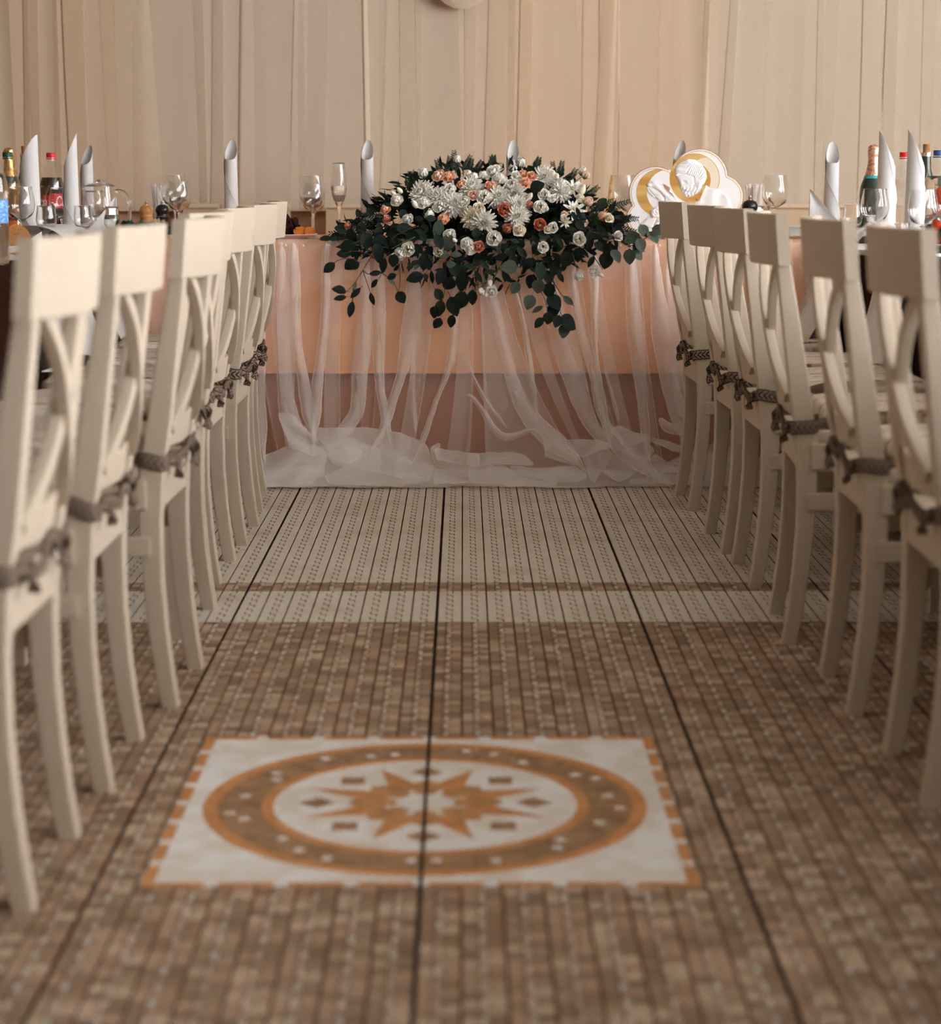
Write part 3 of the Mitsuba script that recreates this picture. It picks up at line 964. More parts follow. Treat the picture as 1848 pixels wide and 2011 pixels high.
def patch(pts, seed):
    """a loose flat sheet of tulle with a thin rolled edge, outline read off the photograph, depth from where it falls"""
    g_ = np.random.default_rng(seed)
    poly = sg.Polygon(pts).buffer(0)
    poly = poly if poly.geom_type == 'Polygon' else max(poly.geoms, key=lambda q: q.area)
    poly = poly.buffer(-4).buffer(10).buffer(-6)
    poly = poly if poly.geom_type == 'Polygon' else max(poly.geoms, key=lambda q: q.area)
    L_ = poly.exterior.length
    edge = np.array([poly.exterior.interpolate(t_).coords[0] for t_ in np.arange(0, L_, 4.0)])
    edge = edge + np.stack([mnoise(np.stack([edge[:, 0] * .05, edge[:, 1] * .05, edge[:, 0] * 0 + q], -1), seed) - .5 for q in (0, 5)], 1) * 5
    poly = sg.Polygon(edge).buffer(0)
    poly = poly if poly.geom_type == 'Polygon' else max(poly.geoms, key=lambda q: q.area)
    x0_, y0_, x1_, y1_ = poly.bounds
    gx_, gy_ = np.meshgrid(np.arange(x0_, x1_, 6.0), np.arange(y0_, y1_, 6.0))
    ins = np.stack([gx_.ravel(), gy_.ravel()], 1)
    ins = ins[shapely.contains_xy(poly.buffer(-3), ins[:, 0], ins[:, 1])]
    ex = np.array(poly.exterior.coords)[:-1]
    allp = np.vstack([ex, ins])
    from scipy.spatial import Delaunay
    tr_ = Delaunay(allp).simplices
    cen = allp[tr_].mean(1)
    tr_ = tr_[shapely.contains_xy(poly, cen[:, 0], cen[:, 1])]
    off = g_.uniform(-.03, .012)
    k1, k2 = g_.normal(0, .009, (2, 2))

    def lift(q):
        Yd = np.interp(q[:, 1], [700, 800, 860, 900, 958], [6.60, 6.575, 6.545, 6.51, 6.465]) + off
        w_ = np.abs(2 * ((q @ k1 + 3) % 1) - 1) * .018 + np.abs(2 * ((q @ k2 + 7) % 1) - 1) * .012 + np.abs(2 * ((q @ (k1 * 2.3 - k2 * 1.4) + 7) % 1) - 1) * .008
        P_ = np.array([at(x_, min(y_, 956), d_) for (x_, y_), d_ in zip(q, Yd - w_)])
        P_[:, 2] = np.maximum(P_[:, 2], .004)
        return P_
    put(kt, 'loose_sheet', shape(trimesh.Trimesh(lift(allp), tr_, process=False), 'tulle_sheet', True))
    loop = lift(np.vstack([ex, ex[:1]]))
    put(kt, 'rolled_edge', shape(tube(loop, .0008, 4, False), 'tulle_fold', True))


import shapely
for i, pts in enumerate(PATCH):
    patch(pts, 300 + i)
mat('pearl', (.80, .74, .68), 0.2, 0.6)
pearl = shape(trimesh.creation.icosphere(2, .0042), 'pearl', True)
for x in np.arange(HX0 + .03, HX1, .0655):
    put(kt, 'pearl_pin', pearl, TR(x + .008 * math.sin(x * 40), HY0 - .043, HT - .012))

# ------------------------------------------------------------------ flower arrangement on the head table
mat('petal_white', (.86, .85, .80), .6, .2)
mat('petal_ivory', (.84, .79, .66), .6, .2)
mat('petal_peach', (.86, .54, .37), .6, .2)
mat('petal_coral', (.66, .27, .19), .6, .2)
mat('petal_blush', (.86, .66, .54), .6, .2)
mat('flower_eye', (.10, .075, .02), .8, .1)
mat('flower_eye_green', (.42, .45, .16), .8, .1)
mat('sepal_green', (.12, .16, .06), .6, .3)
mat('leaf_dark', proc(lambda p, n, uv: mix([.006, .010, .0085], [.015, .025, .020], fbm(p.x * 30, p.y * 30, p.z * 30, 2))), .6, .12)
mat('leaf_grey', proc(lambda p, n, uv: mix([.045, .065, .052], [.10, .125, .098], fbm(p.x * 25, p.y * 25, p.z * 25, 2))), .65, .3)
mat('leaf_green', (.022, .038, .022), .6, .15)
mat('stem_brown', (.10, .060, .035), .7, .2)
mat('stem_green', (.10, .14, .06), .7, .2)


def petal(L, wd, cup, curl, n=5, m=5, tip=.85):
    """a petal along +x, rising in z"""
    u = np.linspace(0, 1, n)
    v = np.linspace(-1, 1, m)
    U, V = np.meshgrid(u, v, indexing='ij')
    wv = wd * np.sin(np.pi * np.clip(U * tip + .08, 0, 1)) ** .7
    x = L * U
    return np.stack([x, wv * V, cup * U ** 1.5 + curl * V ** 2 * U], -1)


def rotz(P, a):
    c, s = math.cos(a), math.sin(a)
    return np.stack([P[..., 0] * c - P[..., 1] * s, P[..., 0] * s + P[..., 1] * c, P[..., 2]], -1)


def roty(P, a):
    c, s = math.cos(a), math.sin(a)
    return np.stack([P[..., 0] * c + P[..., 2] * s, P[..., 1], -P[..., 0] * s + P[..., 2] * c], -1)


def whorl(specs, seed):
    """specs: (count, length, width, cup, curl, elevation deg, radius, z)"""
    g = np.random.default_rng(seed)
    ms = []
    for c, L, wd, cup, curl, el, r, z in specs:
        a0 = g.uniform(0, 6.28)
        for k in range(c):
            P = petal(L * g.uniform(.88, 1.1), wd * g.uniform(.9, 1.1), cup, curl)
            P = roty(P, -math.radians(el + g.uniform(-7, 7)))
            P[..., 0] += r
            P[..., 2] += z
            ms.append(grid_mesh(rotz(P, a0 + 2 * np.pi * k / c + g.uniform(-.12, .12))))
    return cat(*ms)


# unit flowers, facing +z, about 1 across
def rose_m(seed):
    return whorl([(5, .46, .30, .04, .10, 18, .04, -.16), (5, .42, .28, .10, .12, 42, .04, -.14), (5, .38, .25, .14, .14, 60, .04, -.10),
                  (4, .33, .20, .14, .12, 74, .03, -.04), (3, .28, .15, .10, .12, 82, .02, 0)], seed)


def lisi_m(seed):
    return whorl([(5, .50, .34, .06, .10, 26, .03, -.16), (5, .46, .32, .12, .12, 46, .04, -.16), (4, .40, .28, .10, .12, 62, .06, -.14)], seed)


def mum_m(seed):
    return whorl([(20, .50, .056, -.03, .05, -4, .03, -.10), (20, .49, .054, .03, .05, 10, .03, -.08), (18, .46, .052, .06, .05, 24, .03, -.05), (16, .40, .050, .08, .05, 38, .03, -.02),
                  (14, .33, .046, .10, .05, 52, .02, .01), (10, .25, .042, .10, .05, 66, .02, .03), (6, .17, .036, .08, .05, 78, .01, .05)], seed)


def tulip_m(seed):
    return whorl([(4, .52, .30, .02, .16, 62, .05, -.30), (4, .50, .28, .02, .16, 74, .04, -.28), (3, .46, .22, 0, .14, 84, .03, -.24)], seed)


def bud_m(seed):
    return lathe([(0, -.5), (.20, -.38), (.30, -.12), (.26, .18), (.12, .42), (0, .52)], 10)


def star_m(seed):
    return whorl([(8, .52, .075, -.02, .04, 10, .02, -.04), (7, .46, .07, .06, .04, 34, .02, 0), (5, .34, .06, .08, .04, 60, .02, .03)], seed)


def eye_m():
    return lathe([(0, -.12), (.10, -.10), (.12, .02), (.07, .10), (0, .12)], 10)


BLOOM = {}
for nm, fn, eye in (('rose', rose_m, None), ('lisianthus', lisi_m, 'flower_eye'), ('chrysanthemum', mum_m, None), ('tulip', tulip_m, None), ('bud', bud_m, None), ('daisy', star_m, 'flower_eye_green')):
    for q in range(3):
        BLOOM[nm, q] = (fn(60 + q), eye)
EYE_M = eye_m()
sep = whorl([(5, .34, .09, .0, .05, 40, .05, -.40)], 3)
ka = thing('flower_arrangement', 'low spreading arrangement of white and peach flowers with dark eucalyptus on the head table', 'flower arrangement')
WHITE, IVO, PEA, COR, BLU = 'petal_white', 'petal_ivory', 'petal_peach', 'petal_coral', 'petal_blush'
FL = [
    ('tulip', 831, 338, 30, WHITE), ('rose', 862, 346, 27, BLU), ('rose', 881, 347, 24, PEA), ('tulip', 898, 312, 24, WHITE), ('tulip', 918, 342, 26, IVO), ('tulip', 931, 346, 24, WHITE),
    ('tulip', 948, 343, 25, WHITE), ('rose', 969, 338, 28, WHITE), ('chrysanthemum', 829, 380, 48, WHITE), ('chrysanthemum', 859, 390, 46, WHITE), ('chrysanthemum', 892, 402, 50, WHITE),
    ('lisianthus', 883, 372, 27, WHITE), ('lisianthus', 911, 397, 28, WHITE), ('lisianthus', 864, 407, 27, WHITE), ('rose', 780, 393, 27, WHITE), ('bud', 785, 374, 15, IVO), ('bud', 773, 380, 13, IVO),
    ('chrysanthemum', 927, 370, 46, WHITE), ('lisianthus', 929, 384, 24, BLU), ('rose', 906, 363, 18, PEA), ('lisianthus', 952, 388, 32, WHITE), ('rose', 962, 366, 26, PEA), ('bud', 815, 401, 18, WHITE),
    ('rose', 833, 399, 27, WHITE), ('tulip', 842, 420, 32, WHITE), ('rose', 801, 432, 25, WHITE), ('rose', 871, 431, 25, PEA), ('rose', 883, 461, 27, WHITE), ('bud', 893, 472, 12, WHITE),
    ('chrysanthemum', 928, 428, 44, IVO), ('chrysanthemum', 950, 437, 48, WHITE), ('lisianthus', 940, 411, 26, IVO), ('rose', 758, 411, 24, PEA), ('rose', 760, 431, 18, COR), ('lisianthus', 803, 489, 29, WHITE),
    ('lisianthus', 787, 498, 27, WHITE), ('bud', 773, 500, 11, IVO), ('lisianthus', 861, 494, 20, IVO), ('rose', 917, 478, 26, WHITE), ('rose', 924, 488, 26, WHITE), ('rose', 940, 485, 24, COR),
    ('lisianthus', 971, 468, 32, WHITE), ('tulip', 946, 573, 24, WHITE), ('rose', 966, 572, 24, WHITE), ('bud', 962, 556, 16, WHITE), ('rose', 683, 443, 16, COR), ('bud', 956, 578, 14, IVO),
    ('tulip', 1023, 318, 32, WHITE), ('rose', 1027, 342, 20, PEA), ('rose', 1044, 346, 20, PEA), ('rose', 1033, 360, 26, PEA), ('rose', 1018, 363, 16, PEA), ('rose', 1014, 346, 22, WHITE),
    ('rose', 981, 352, 32, WHITE), ('lisianthus', 1006, 365, 32, WHITE), ('rose', 968, 368, 22, PEA), ('chrysanthemum', 1068, 350, 46, WHITE), ('bud', 1086, 342, 16, IVO), ('bud', 1094, 347, 13, IVO),
    ('tulip', 1101, 359, 32, WHITE), ('chrysanthemum', 1103, 377, 40, WHITE), ('daisy', 1126, 369, 32, WHITE), ('bud', 1143, 373, 22, IVO), ('tulip', 1144, 335, 25, IVO), ('tulip', 1151, 343, 22, BLU),
    ('lisianthus', 1068, 383, 27, WHITE), ('bud', 1040, 386, 18, IVO), ('lisianthus', 1083, 392, 18, WHITE), ('chrysanthemum', 979, 388, 46, WHITE), ('chrysanthemum', 1011, 382, 44, WHITE), ('chrysanthemum', 1016, 408, 50, WHITE),
    ('chrysanthemum', 1015, 426, 44, WHITE), ('lisianthus', 989, 412, 30, COR), ('tulip', 1040, 401, 22, COR), ('lisianthus', 1061, 407, 29, WHITE), ('bud', 1074, 410, 12, IVO), ('tulip', 996, 448, 30, COR),
    ('rose', 1020, 452, 27, IVO), ('lisianthus', 1059, 441, 28, COR), ('lisianthus', 1085, 447, 22, WHITE), ('rose', 1076, 451, 18, IVO), ('daisy', 1128, 412, 42, WHITE), ('tulip', 1108, 420, 20, PEA),
    ('rose', 1140, 391, 24, IVO), ('tulip', 1156, 395, 28, BLU), ('tulip', 1184, 424, 30, PEA), ('rose', 1196, 428, 22, IVO), ('lisianthus', 1065, 485, 25, WHITE), ('lisianthus', 1136, 470, 29, WHITE),
    ('rose', 1214, 463, 22, WHITE), ('rose', 1137, 539, 26, WHITE), ('lisianthus', 1165, 533, 25, WHITE), ('daisy', 1110, 437, 24, IVO), ('bud', 1180, 540, 13, IVO), ('lisianthus', 1106, 429, 16, WHITE),
]
shp_cache = {}


def orient(n, up=(0, 0, 1)):
    n = np.array(n, float) / np.linalg.norm(n)
    x = np.cross(up, n)
    if np.linalg.norm(x) < 1e-3:
        x = np.array([1.0, 0, 0])
    x /= np.linalg.norm(x)
    return np.stack([x, np.cross(n, x), n], 1)


def place(R, p, s):
    M = np.eye(4)
    M[:3, :3] = R * s
    M[:3, 3] = p
    return T(M.tolist())


g = np.random.default_rng(77)
for i, (nm, px, py, size, m) in enumerate(FL):
    q = i % 3
    t = np.clip((475 - py) / 160, -1, 1)
    Y = 6.50 + max(t, 0) * .26 + (.02 if nm in ('chrysanthemum', 'daisy') else 0) + (-.01 if py > 500 else 0)
    p = at(px, py, Y)
    sc = size * Y / F_PX * 1.12
    dx, dz = (px - 970) / 240, (440 - py) / 130
    nrm = np.array([.55 * dx, -.95, .30 + .55 * dz])
    if nm in ('tulip', 'bud'):
        nrm = np.array([.8 * dx, -.45, .35 + 1.1 * dz if py < 480 else -.5])
    nrm = nrm + g.normal(0, .16, 3)
    R = orient(nrm)
    mesh, eye = BLOOM[nm, q]
    kk = (nm, q, m)
    if kk not in shp_cache:
        shp_cache[kk] = shape(mesh, m, True)
    fk = put(ka, nm, shp_cache[kk], place(R, p, sc))
    if eye:
        ek = (nm, 'eye')
        if ek not in shp_cache:
            shp_cache[ek] = shape(EYE_M, eye, True)
        put(fk, 'eye', shp_cache[ek], place(R, p - R[:, 2] * .02 * sc, sc))
    if nm in ('tulip', 'bud'):
        if 'sep' not in shp_cache:
            shp_cache['sep'] = shape(sep, 'sepal_green', True)
        put(fk, 'sepal', shp_cache['sep'], place(R, p, sc))

# eucalyptus leaves: unit leaf along +x from its stalk, lying in the xy plane
def leaf_m(wd, tip=.5, fold=.10, n=9):
    u = np.linspace(0, 1, n)
    w = wd * np.sin(np.pi * u ** (.75 + tip * .2)) ** .8
    v = np.array([-1, -.5, 0, .5, 1])
    P = np.stack([np.repeat(u[:, None], 5, 1), w[:, None] * v[None], fold * np.abs(v)[None] * w[:, None] * 2 - .10 * (u[:, None] - .4) ** 2 + 0 * v[None]], -1)
    m = grid_mesh(P)
    st = tube(np.array([[-.25, 0, .01], [0, 0, 0], [.9, 0, .004]]), [.012, .012, .004], 4)
    return cat(m, st)


LEAF = {w: {c: shape(leaf_m(*w), c, True) for c in ('leaf_dark', 'leaf_grey', 'leaf_green')} for w in ((.40, .2), (.32, .6), (.22, .9))}
LK = list(LEAF)


def leaf(px, py, size, ang, m='leaf_dark', Y=6.50, kind=0, tilt=None):
    """px, py: middle of the leaf; ang: where its tip points in the photograph, 0 right, 90 down"""
    a = math.radians(ang)
    L = size * Y / F_PX
    d = np.array([math.cos(a), g.normal(0, .22), -math.sin(a)])
    d /= np.linalg.norm(d)
    n0 = np.array([g.normal(0, .35), -1, .25 + g.normal(0, .3)]) if tilt is None else np.array(tilt, float)
    n0 -= np.dot(n0, d) * d
    n0 /= np.linalg.norm(n0)
    R = np.stack([d, np.cross(n0, d), n0], 1)
    p = at(px, py, Y) - d * L * .5
    put(ka, 'leaf', LEAF[LK[kind]][m], place(R, p, L))


A5 = lambda x, y: (620 + x / 5.133, 290 + y / 5.133)
A6 = lambda x, y: (960 + x / 5.133, 290 + y / 5.133)
L5 = [(135, 1210, 145, 140, 1), (235, 1435, 150, 190, 1), (245, 1515, 130, 170, 2), (400, 1465, 140, 135, 2), (390, 1400, 100, 110, 2, 'leaf_grey'), (355, 1630, 165, 102, 2), (570, 1525, 135, 75, 2), (600, 1265, 125, 172, 2),
      (590, 1370, 115, 125, 2), (765, 1300, 105, 160, 1), (685, 1190, 150, 100, 1), (640, 1100, 130, 90, 0), (785, 1140, 135, 100, 0), (860, 1510, 135, 60, 0), (765, 1350, 95, 45, 2, 'leaf_grey'), (345, 1180, 140, 140, 0),
      (390, 1190, 125, 150, 1), (280, 1070, 140, 180, 0), (320, 990, 180, 170, 1), (390, 1060, 100, 120, 0), (620, 1030, 140, 120, 0), (370, 890, 150, 60, 0), (510, 940, 170, 80, 0), (640, 930, 145, 150, 1), (1000, 1310, 180, 165, 1),
      (1110, 1310, 65, 80, 0), (950, 1200, 80, 150, 1), (1240, 1480, 150, 60, 1, 'leaf_green'), (1200, 1660, 130, 100, 0), (1390, 1600, 215, 70, 1), (1470, 1540, 185, 110, 0), (1370, 1750, 135, 100, 1), (1225, 1770, 125, 120, 0),
      (1580, 1510, 155, 90, 1), (1250, 1620, 170, 100, 1, 'leaf_green'), (1365, 1175, 95, 0, 0, 'leaf_grey'), (1290, 1080, 110, 0, 0, 'leaf_grey'), (1420, 1080, 105, 0, 0, 'leaf_grey'), (1230, 820, 190, 110, 1, 'leaf_green'),
      (1340, 960, 170, 110, 0, 'leaf_grey'), (1240, 950, 160, 70, 1), (1100, 1150, 180, 100, 0), (1260, 1300, 170, 110, 1), (1400, 1230, 180, 60, 1), (1480, 1360, 190, 100, 0), (1340, 1370, 170, 120, 0), (260, 820, 150, 190, 1, 'leaf_green'),
      (430, 660, 90, 250, 1), (540, 650, 100, 260, 1), (720, 575, 90, 200, 2), (1040, 715, 90, 190, 1), (1165, 715, 110, 0, 1), (1110, 630, 90, 300, 2), (780, 860, 170, 170, 1), (900, 820, 180, 10, 1), (980, 880, 160, 30, 0), (1560, 1200, 120, 20, 2, 'leaf_green'),
      (1700, 1180, 130, 40, 2, 'leaf_green'), (1640, 1300, 140, 60, 2, 'leaf_green'), (1760, 1250, 120, 0, 2, 'leaf_green'), (1000, 1160, 110, 330, 2, 'leaf_green'), (1160, 1110, 90, 60, 2, 'leaf_green'), (1020, 1190, 100, 120, 2, 'leaf_grey')]
L6 = [(200, 1205, 175, 180, 0, 'leaf_grey'), (265, 1415, 130, 120, 0, 'leaf_grey'), (410, 1560, 155, 110, 0, 'leaf_grey'), (500, 1400, 165, 100, 0, 'leaf_grey'), (515, 1250, 195, 80, 1, 'leaf_green'), (430, 1350, 150, 110, 0), (490, 1630, 130, 150, 2, 'leaf_grey'),
      (505, 1765, 130, 130, 1), (600, 1720, 135, 100, 0, 'leaf_green'), (610, 1440, 160, 90, 0), (660, 1560, 185, 50, 0), (650, 1640, 155, 90, 0), (690, 1750, 135, 110, 0), (800, 1540, 150, 40, 2, 'leaf_grey'), (800, 1770, 215, 35, 0), (755, 1850, 150, 95, 0, 'leaf_grey'),
      (1180, 1140, 175, 100, 0), (1280, 1095, 155, 60, 0, 'leaf_grey'), (1420, 1100, 155, 90, 0, 'leaf_grey'), (1505, 1085, 125, 50, 0, 'leaf_grey'), (1530, 985, 145, 70, 0, 'leaf_grey'), (1440, 915, 175, 150, 0, 'leaf_grey'), (1560, 840, 140, 60, 0, 'leaf_grey'), (1655, 905, 155, 50, 0, 'leaf_grey'),
      (1710, 835, 140, 20, 0, 'leaf_grey'), (1220, 1030, 160, 10, 0), (1740, 880, 95, 60, 0, 'leaf_grey'), (660, 1220, 180, 110, 1), (600, 1310, 150, 80, 0), (780, 1130, 170, 110, 0), (490, 390, 150, 340, 0), (450, 1160, 120, 80, 2), (560, 890, 130, 20, 1, 'leaf_green'), (830, 820, 120, 0, 2, 'leaf_green'),
      (1110, 820, 90, 60, 2, 'leaf_green'), (250, 1020, 120, 150, 2, 'leaf_green'), (320, 1050, 120, 60, 2, 'leaf_green'), (260, 940, 100, 200, 2, 'leaf_green'), (1120, 1000, 150, 30, 1), (1030, 1150, 130, 120, 2), (860, 690, 110, 60, 2), (900, 650, 100, 250, 2), (120, 1100, 130, 160, 1), (720, 960, 120, 60, 2, 'leaf_green'),
      (100, 1010, 110, 100, 2, 'leaf_green'), (1200, 900, 130, 0, 1, 'leaf_grey'), (720, 1300, 130, 60, 2)]
for A, LL in ((A5, L5), (A6, L6)):
    for row in LL:
        x, y, s, a, kd = row[:5]
        px, py = A(x, y)
        leaf(px, py, s / 5.133 * 1.05, a, row[5] if len(row) > 5 else 'leaf_dark', 6.47 + .05 * g.random() if py > 470 else 6.52 + .05 * g.random(), kd)
# inner leaves that fill the mass between the flowers
n = 0
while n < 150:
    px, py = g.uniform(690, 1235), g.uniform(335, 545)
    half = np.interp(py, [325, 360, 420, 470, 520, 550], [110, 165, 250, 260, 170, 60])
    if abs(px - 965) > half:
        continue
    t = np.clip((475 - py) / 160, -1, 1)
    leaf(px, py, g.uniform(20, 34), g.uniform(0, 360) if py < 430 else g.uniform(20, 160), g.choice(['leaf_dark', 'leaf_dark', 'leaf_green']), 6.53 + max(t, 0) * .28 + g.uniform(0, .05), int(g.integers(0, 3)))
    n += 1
# fine dark foliage: one loose mass, nobody could count it
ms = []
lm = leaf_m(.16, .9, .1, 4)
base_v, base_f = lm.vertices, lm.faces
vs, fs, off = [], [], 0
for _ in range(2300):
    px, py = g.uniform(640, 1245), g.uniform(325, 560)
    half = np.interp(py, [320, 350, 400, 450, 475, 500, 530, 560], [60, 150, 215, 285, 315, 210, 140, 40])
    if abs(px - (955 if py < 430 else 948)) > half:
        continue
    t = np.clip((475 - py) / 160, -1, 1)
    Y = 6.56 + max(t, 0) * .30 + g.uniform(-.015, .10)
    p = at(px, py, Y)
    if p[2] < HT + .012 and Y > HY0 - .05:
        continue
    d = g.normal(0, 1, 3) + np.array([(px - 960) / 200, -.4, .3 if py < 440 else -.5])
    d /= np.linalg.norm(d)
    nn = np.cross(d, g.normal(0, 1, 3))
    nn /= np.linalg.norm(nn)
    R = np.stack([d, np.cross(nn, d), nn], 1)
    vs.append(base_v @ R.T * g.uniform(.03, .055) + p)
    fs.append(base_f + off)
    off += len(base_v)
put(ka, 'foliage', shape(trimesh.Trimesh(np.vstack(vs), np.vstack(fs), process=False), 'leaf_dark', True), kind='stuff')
# tray that holds the stems
tr = lathe([(0, 0), (.19, 0), (.20, .035), (.185, .035), (.18, .01), (0, .01)], 32)
tr.vertices *= [1.6, .62, 1]
put(ka, 'tray', shape(tr, 'leaf_dark', 40), TR(*(at(965, 470, 6.80)[0],), 6.80, HT + .004))
fm = trimesh.creation.icosphere(3, 1.0)
fm.vertices *= [.30, .10, .085]
fm.vertices += .012 * (mnoise(fm.vertices * 25, 4)[:, None] - .5)
put(ka, 'foam', shape(fm, 'leaf_dark', True), TR(at(965, 470, 6.80)[0], 6.80, HT + .095))


def stem(pts, r=.0016, m='stem_brown', Y=6.505):
    P = spline([at(x, y, Y) for x, y in pts], 4 * len(pts))
    put(ka, 'stem', shape(tube(P, np.linspace(r, r * .5, len(P)), 5), m, True))


for pts in ([A5(1000, 800), A5(790, 900), A5(770, 930), A5(800, 960)], [A5(700, 1000), A5(570, 1090), A5(475, 1235), A5(390, 1365), A5(240, 1510)], [A5(475, 1235), A5(510, 1340), A5(545, 1440), A5(570, 1530)],
            [A5(570, 1090), A5(340, 1050), A5(250, 1080)], [A5(475, 1235), A5(540, 1275), A5(600, 1265)], [A5(650, 1130), A5(660, 1270), A5(590, 1380)], [A5(800, 1080), A5(850, 1290), A5(835, 1450)], [A5(440, 1160), A5(280, 1120), A5(135, 1210)],
            [A5(450, 1410), A5(380, 1490), A5(370, 1600)], [A5(1320, 1130), A5(1310, 1300), A5(1300, 1440), A5(1240, 1640)], [A5(1560, 1330), A5(1450, 1450), A5(1280, 1620)], [A5(660, 1260), A5(740, 1320), A5(860, 1510)],
            [A6(440, 1290), A6(550, 1500), A6(590, 1640), A6(560, 1750)], [A6(640, 1300), A6(680, 1480), A6(720, 1640), A6(760, 1800)], [A6(1000, 840), A6(1250, 900), A6(1430, 1000), A6(1480, 1100)], [A6(1400, 1000), A6(1600, 900), A6(1740, 740)],
            [A6(650, 1340), A6(740, 1490), A6(860, 1600)]):
    stem(pts)
for pts in ([A6(850, 1080), A6(880, 1200), A6(910, 1260)], [A6(1050, 1080), A6(1100, 1160), A6(1150, 1230)], [A5(1000, 900), A5(860, 970), A5(760, 1020)], [A6(800, 340), A6(850, 310), A6(900, 250)], [A6(860, 360), A6(900, 320), A6(960, 290)], [A5(1750, 1200), A5(1700, 1300), A5(1720, 1400)], [A5(1850, 1200), A5(1800, 1320), A5(1770, 1440)]):
    stem(pts, .002, 'stem_green')


def sprig(px, py, ang, L, Y, m='leaf_green', n=9):
    """a feathery side shoot: a stalk with narrow paired leaves, one part"""
    a = math.radians(ang)
    d2 = np.array([math.cos(a), -math.sin(a)])
    s = Y / F_PX
    p0 = at(px, py, Y)
    ms = [tube(np.array([p0, p0 + np.array([d2[0] * L * s * .5, -.004, d2[1] * L * s * .5]), p0 + np.array([d2[0] * L * s, 0, d2[1] * L * s])]), [.0016, .0012, .0006], 4)]
    for q in range(n):
        t = (q + 1) / n
        for sd in (-1, 1):
            b = a + sd * .75
            d = np.array([math.cos(b), g.normal(-.1, .25), -math.sin(b)])
            d /= np.linalg.norm(d)
            nn = np.array([0, -1, .2]) + g.normal(0, .3, 3)
            nn -= np.dot(nn, d) * d
            nn /= np.linalg.norm(nn)
            R = np.stack([d, np.cross(nn, d), nn], 1)
            o = p0 + np.array([d2[0] * L * s * t, 0, d2[1] * L * s * t])
            ms.append(trimesh.Trimesh(base_v @ R.T * (.020 * (1.2 - .6 * t)) + o, base_f, process=False))
    put(ka, 'sprig', shape(cat(*ms), m, True))


for args in ((870, 350, 250, 34, 6.80), (880, 345, 275, 34, 6.80), (895, 340, 265, 40, 6.79), (908, 342, 295, 36, 6.80), (826, 372, 245, 36, 6.76), (812, 382, 250, 34, 6.74), (800, 388, 230, 30, 6.72), (918, 345, 285, 30, 6.8), (930, 345, 300, 30, 6.82),
             (1088, 358, 265, 36, 6.78), (1098, 352, 280, 32, 6.78), (1112, 365, 300, 34, 6.78), (1145, 392, 320, 36, 6.74), (1160, 410, 340, 44, 6.70), (1190, 412, 340, 46, 6.70), (1210, 430, 0, 40, 6.66), (1200, 446, 10, 46, 6.62), (1150, 425, 5, 44, 6.6),
             (760, 430, 190, 46, 6.64), (740, 440, 185, 48, 6.62), (720, 452, 190, 50, 6.6), (700, 458, 180, 50, 6.58), (760, 455, 175, 44, 6.6), (790, 412, 215, 34, 6.7), (1120, 400, 290, 30, 6.74), (965, 330, 280, 22, 6.8), (1050, 335, 290, 24, 6.8)):
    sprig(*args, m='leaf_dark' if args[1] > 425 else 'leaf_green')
for px, py, a in ((690, 462, 165), (672, 466, 170), (655, 468, 175), (705, 466, 160), (640, 468, 180)):
    leaf(px, py, 26, a, 'leaf_green', 6.58, 2)
# ------------------------------------------------------------------ things on the tables
scene['clear_glass'] = {'type': 'dielectric', 'int_ior': 1.5, 'ext_ior': 1.0}
scene['thin_glass'] = {'type': 'thindielectric', 'int_ior': 1.5, 'ext_ior': 1.0}
scene['water'] = {'type': 'dielectric', 'int_ior': 1.33, 'ext_ior': 1.0}
scene['frosted_glass'] = {'type': 'mask', 'opacity': 0.45, 'bsdf': {'type': 'twosided', 'bsdf': {'type': 'diffuse', 'reflectance': rgb(.80, .78, .72)}}}
scene['amber'] = {'type': 'principled', 'base_color': rgb(.80, .45, .16), 'roughness': 0.08, 'spec_trans': 0.85, 'eta': 1.34}
scene['green_bottle_glass'] = {'type': 'principled', 'base_color': rgb(.03, .045, .03), 'roughness': 0.08, 'specular': 0.6}
mat('cola', (.018, .008, .006), .12, .5)
mat('cap_red', (.72, .02, .025), .35, .4)
mat('label_red', (.55, .02, .025), .45, .4)
mat('label_white', (.85, .83, .80), .5, .3)
mat('cap_green', (.010, .075, .045), .35, .4)
mat('cap_blue', (.03, .085, .28), .35, .4)
mat('label_blue', proc(lambda p, n, uv: mix([.10, .30, .72], [.35, .58, .88], smoothstep(.5, .65, noise(p.x * 160, p.y * 160, p.z * 220)))), .45, .4)
mat('gold_foil', proc(lambda p, n, uv: mix([.85, .55, .20], [.55, .28, .09], smoothstep(.35, .7, noise(p.x * 220, p.y * 220, p.z * 90)))), .3, .5, metallic=.8)
mat('rose_foil', proc(lambda p, n, uv: mix([.90, .60, .40], [.62, .30, .20], smoothstep(.35, .7, noise(p.x * 260, p.y * 260, p.z * 200)))), .3, .5, metallic=.7)
mat('teal_paper', (.05, .42, .40), .5, .3)
mat('cork', proc(lambda p, n, uv: mix([.48, .26, .12], [.30, .14, .06], noise(p.x * 300, p.y * 300, p.z * 300))), .8, .2)
mat('silver', (.80, .79, .77), .18, .6, metallic=1.0)
mat('napkin', (.72, .715, .71), .85, .15)
mat('porcelain', (.84, .85, .84), .15, .5)
mat('pepper_wood', (.60, .30, .11), .4, .4)
mat('black_lacquer', (.012, .013, .014), .15, .5)
mat('toothpick_wood', (.76, .52, .30), .7, .2)
mat('paper_white', (.88, .87, .84), .8, .2)
mat('herb', (.025, .055, .03), .7, .2)
mat('lettuce_dark', (.055, .018, .020), .7, .2)
mat('carrot', (.80, .24, .035), .45, .4)
mat('tomato', (.70, .07, .02), .25, .5)
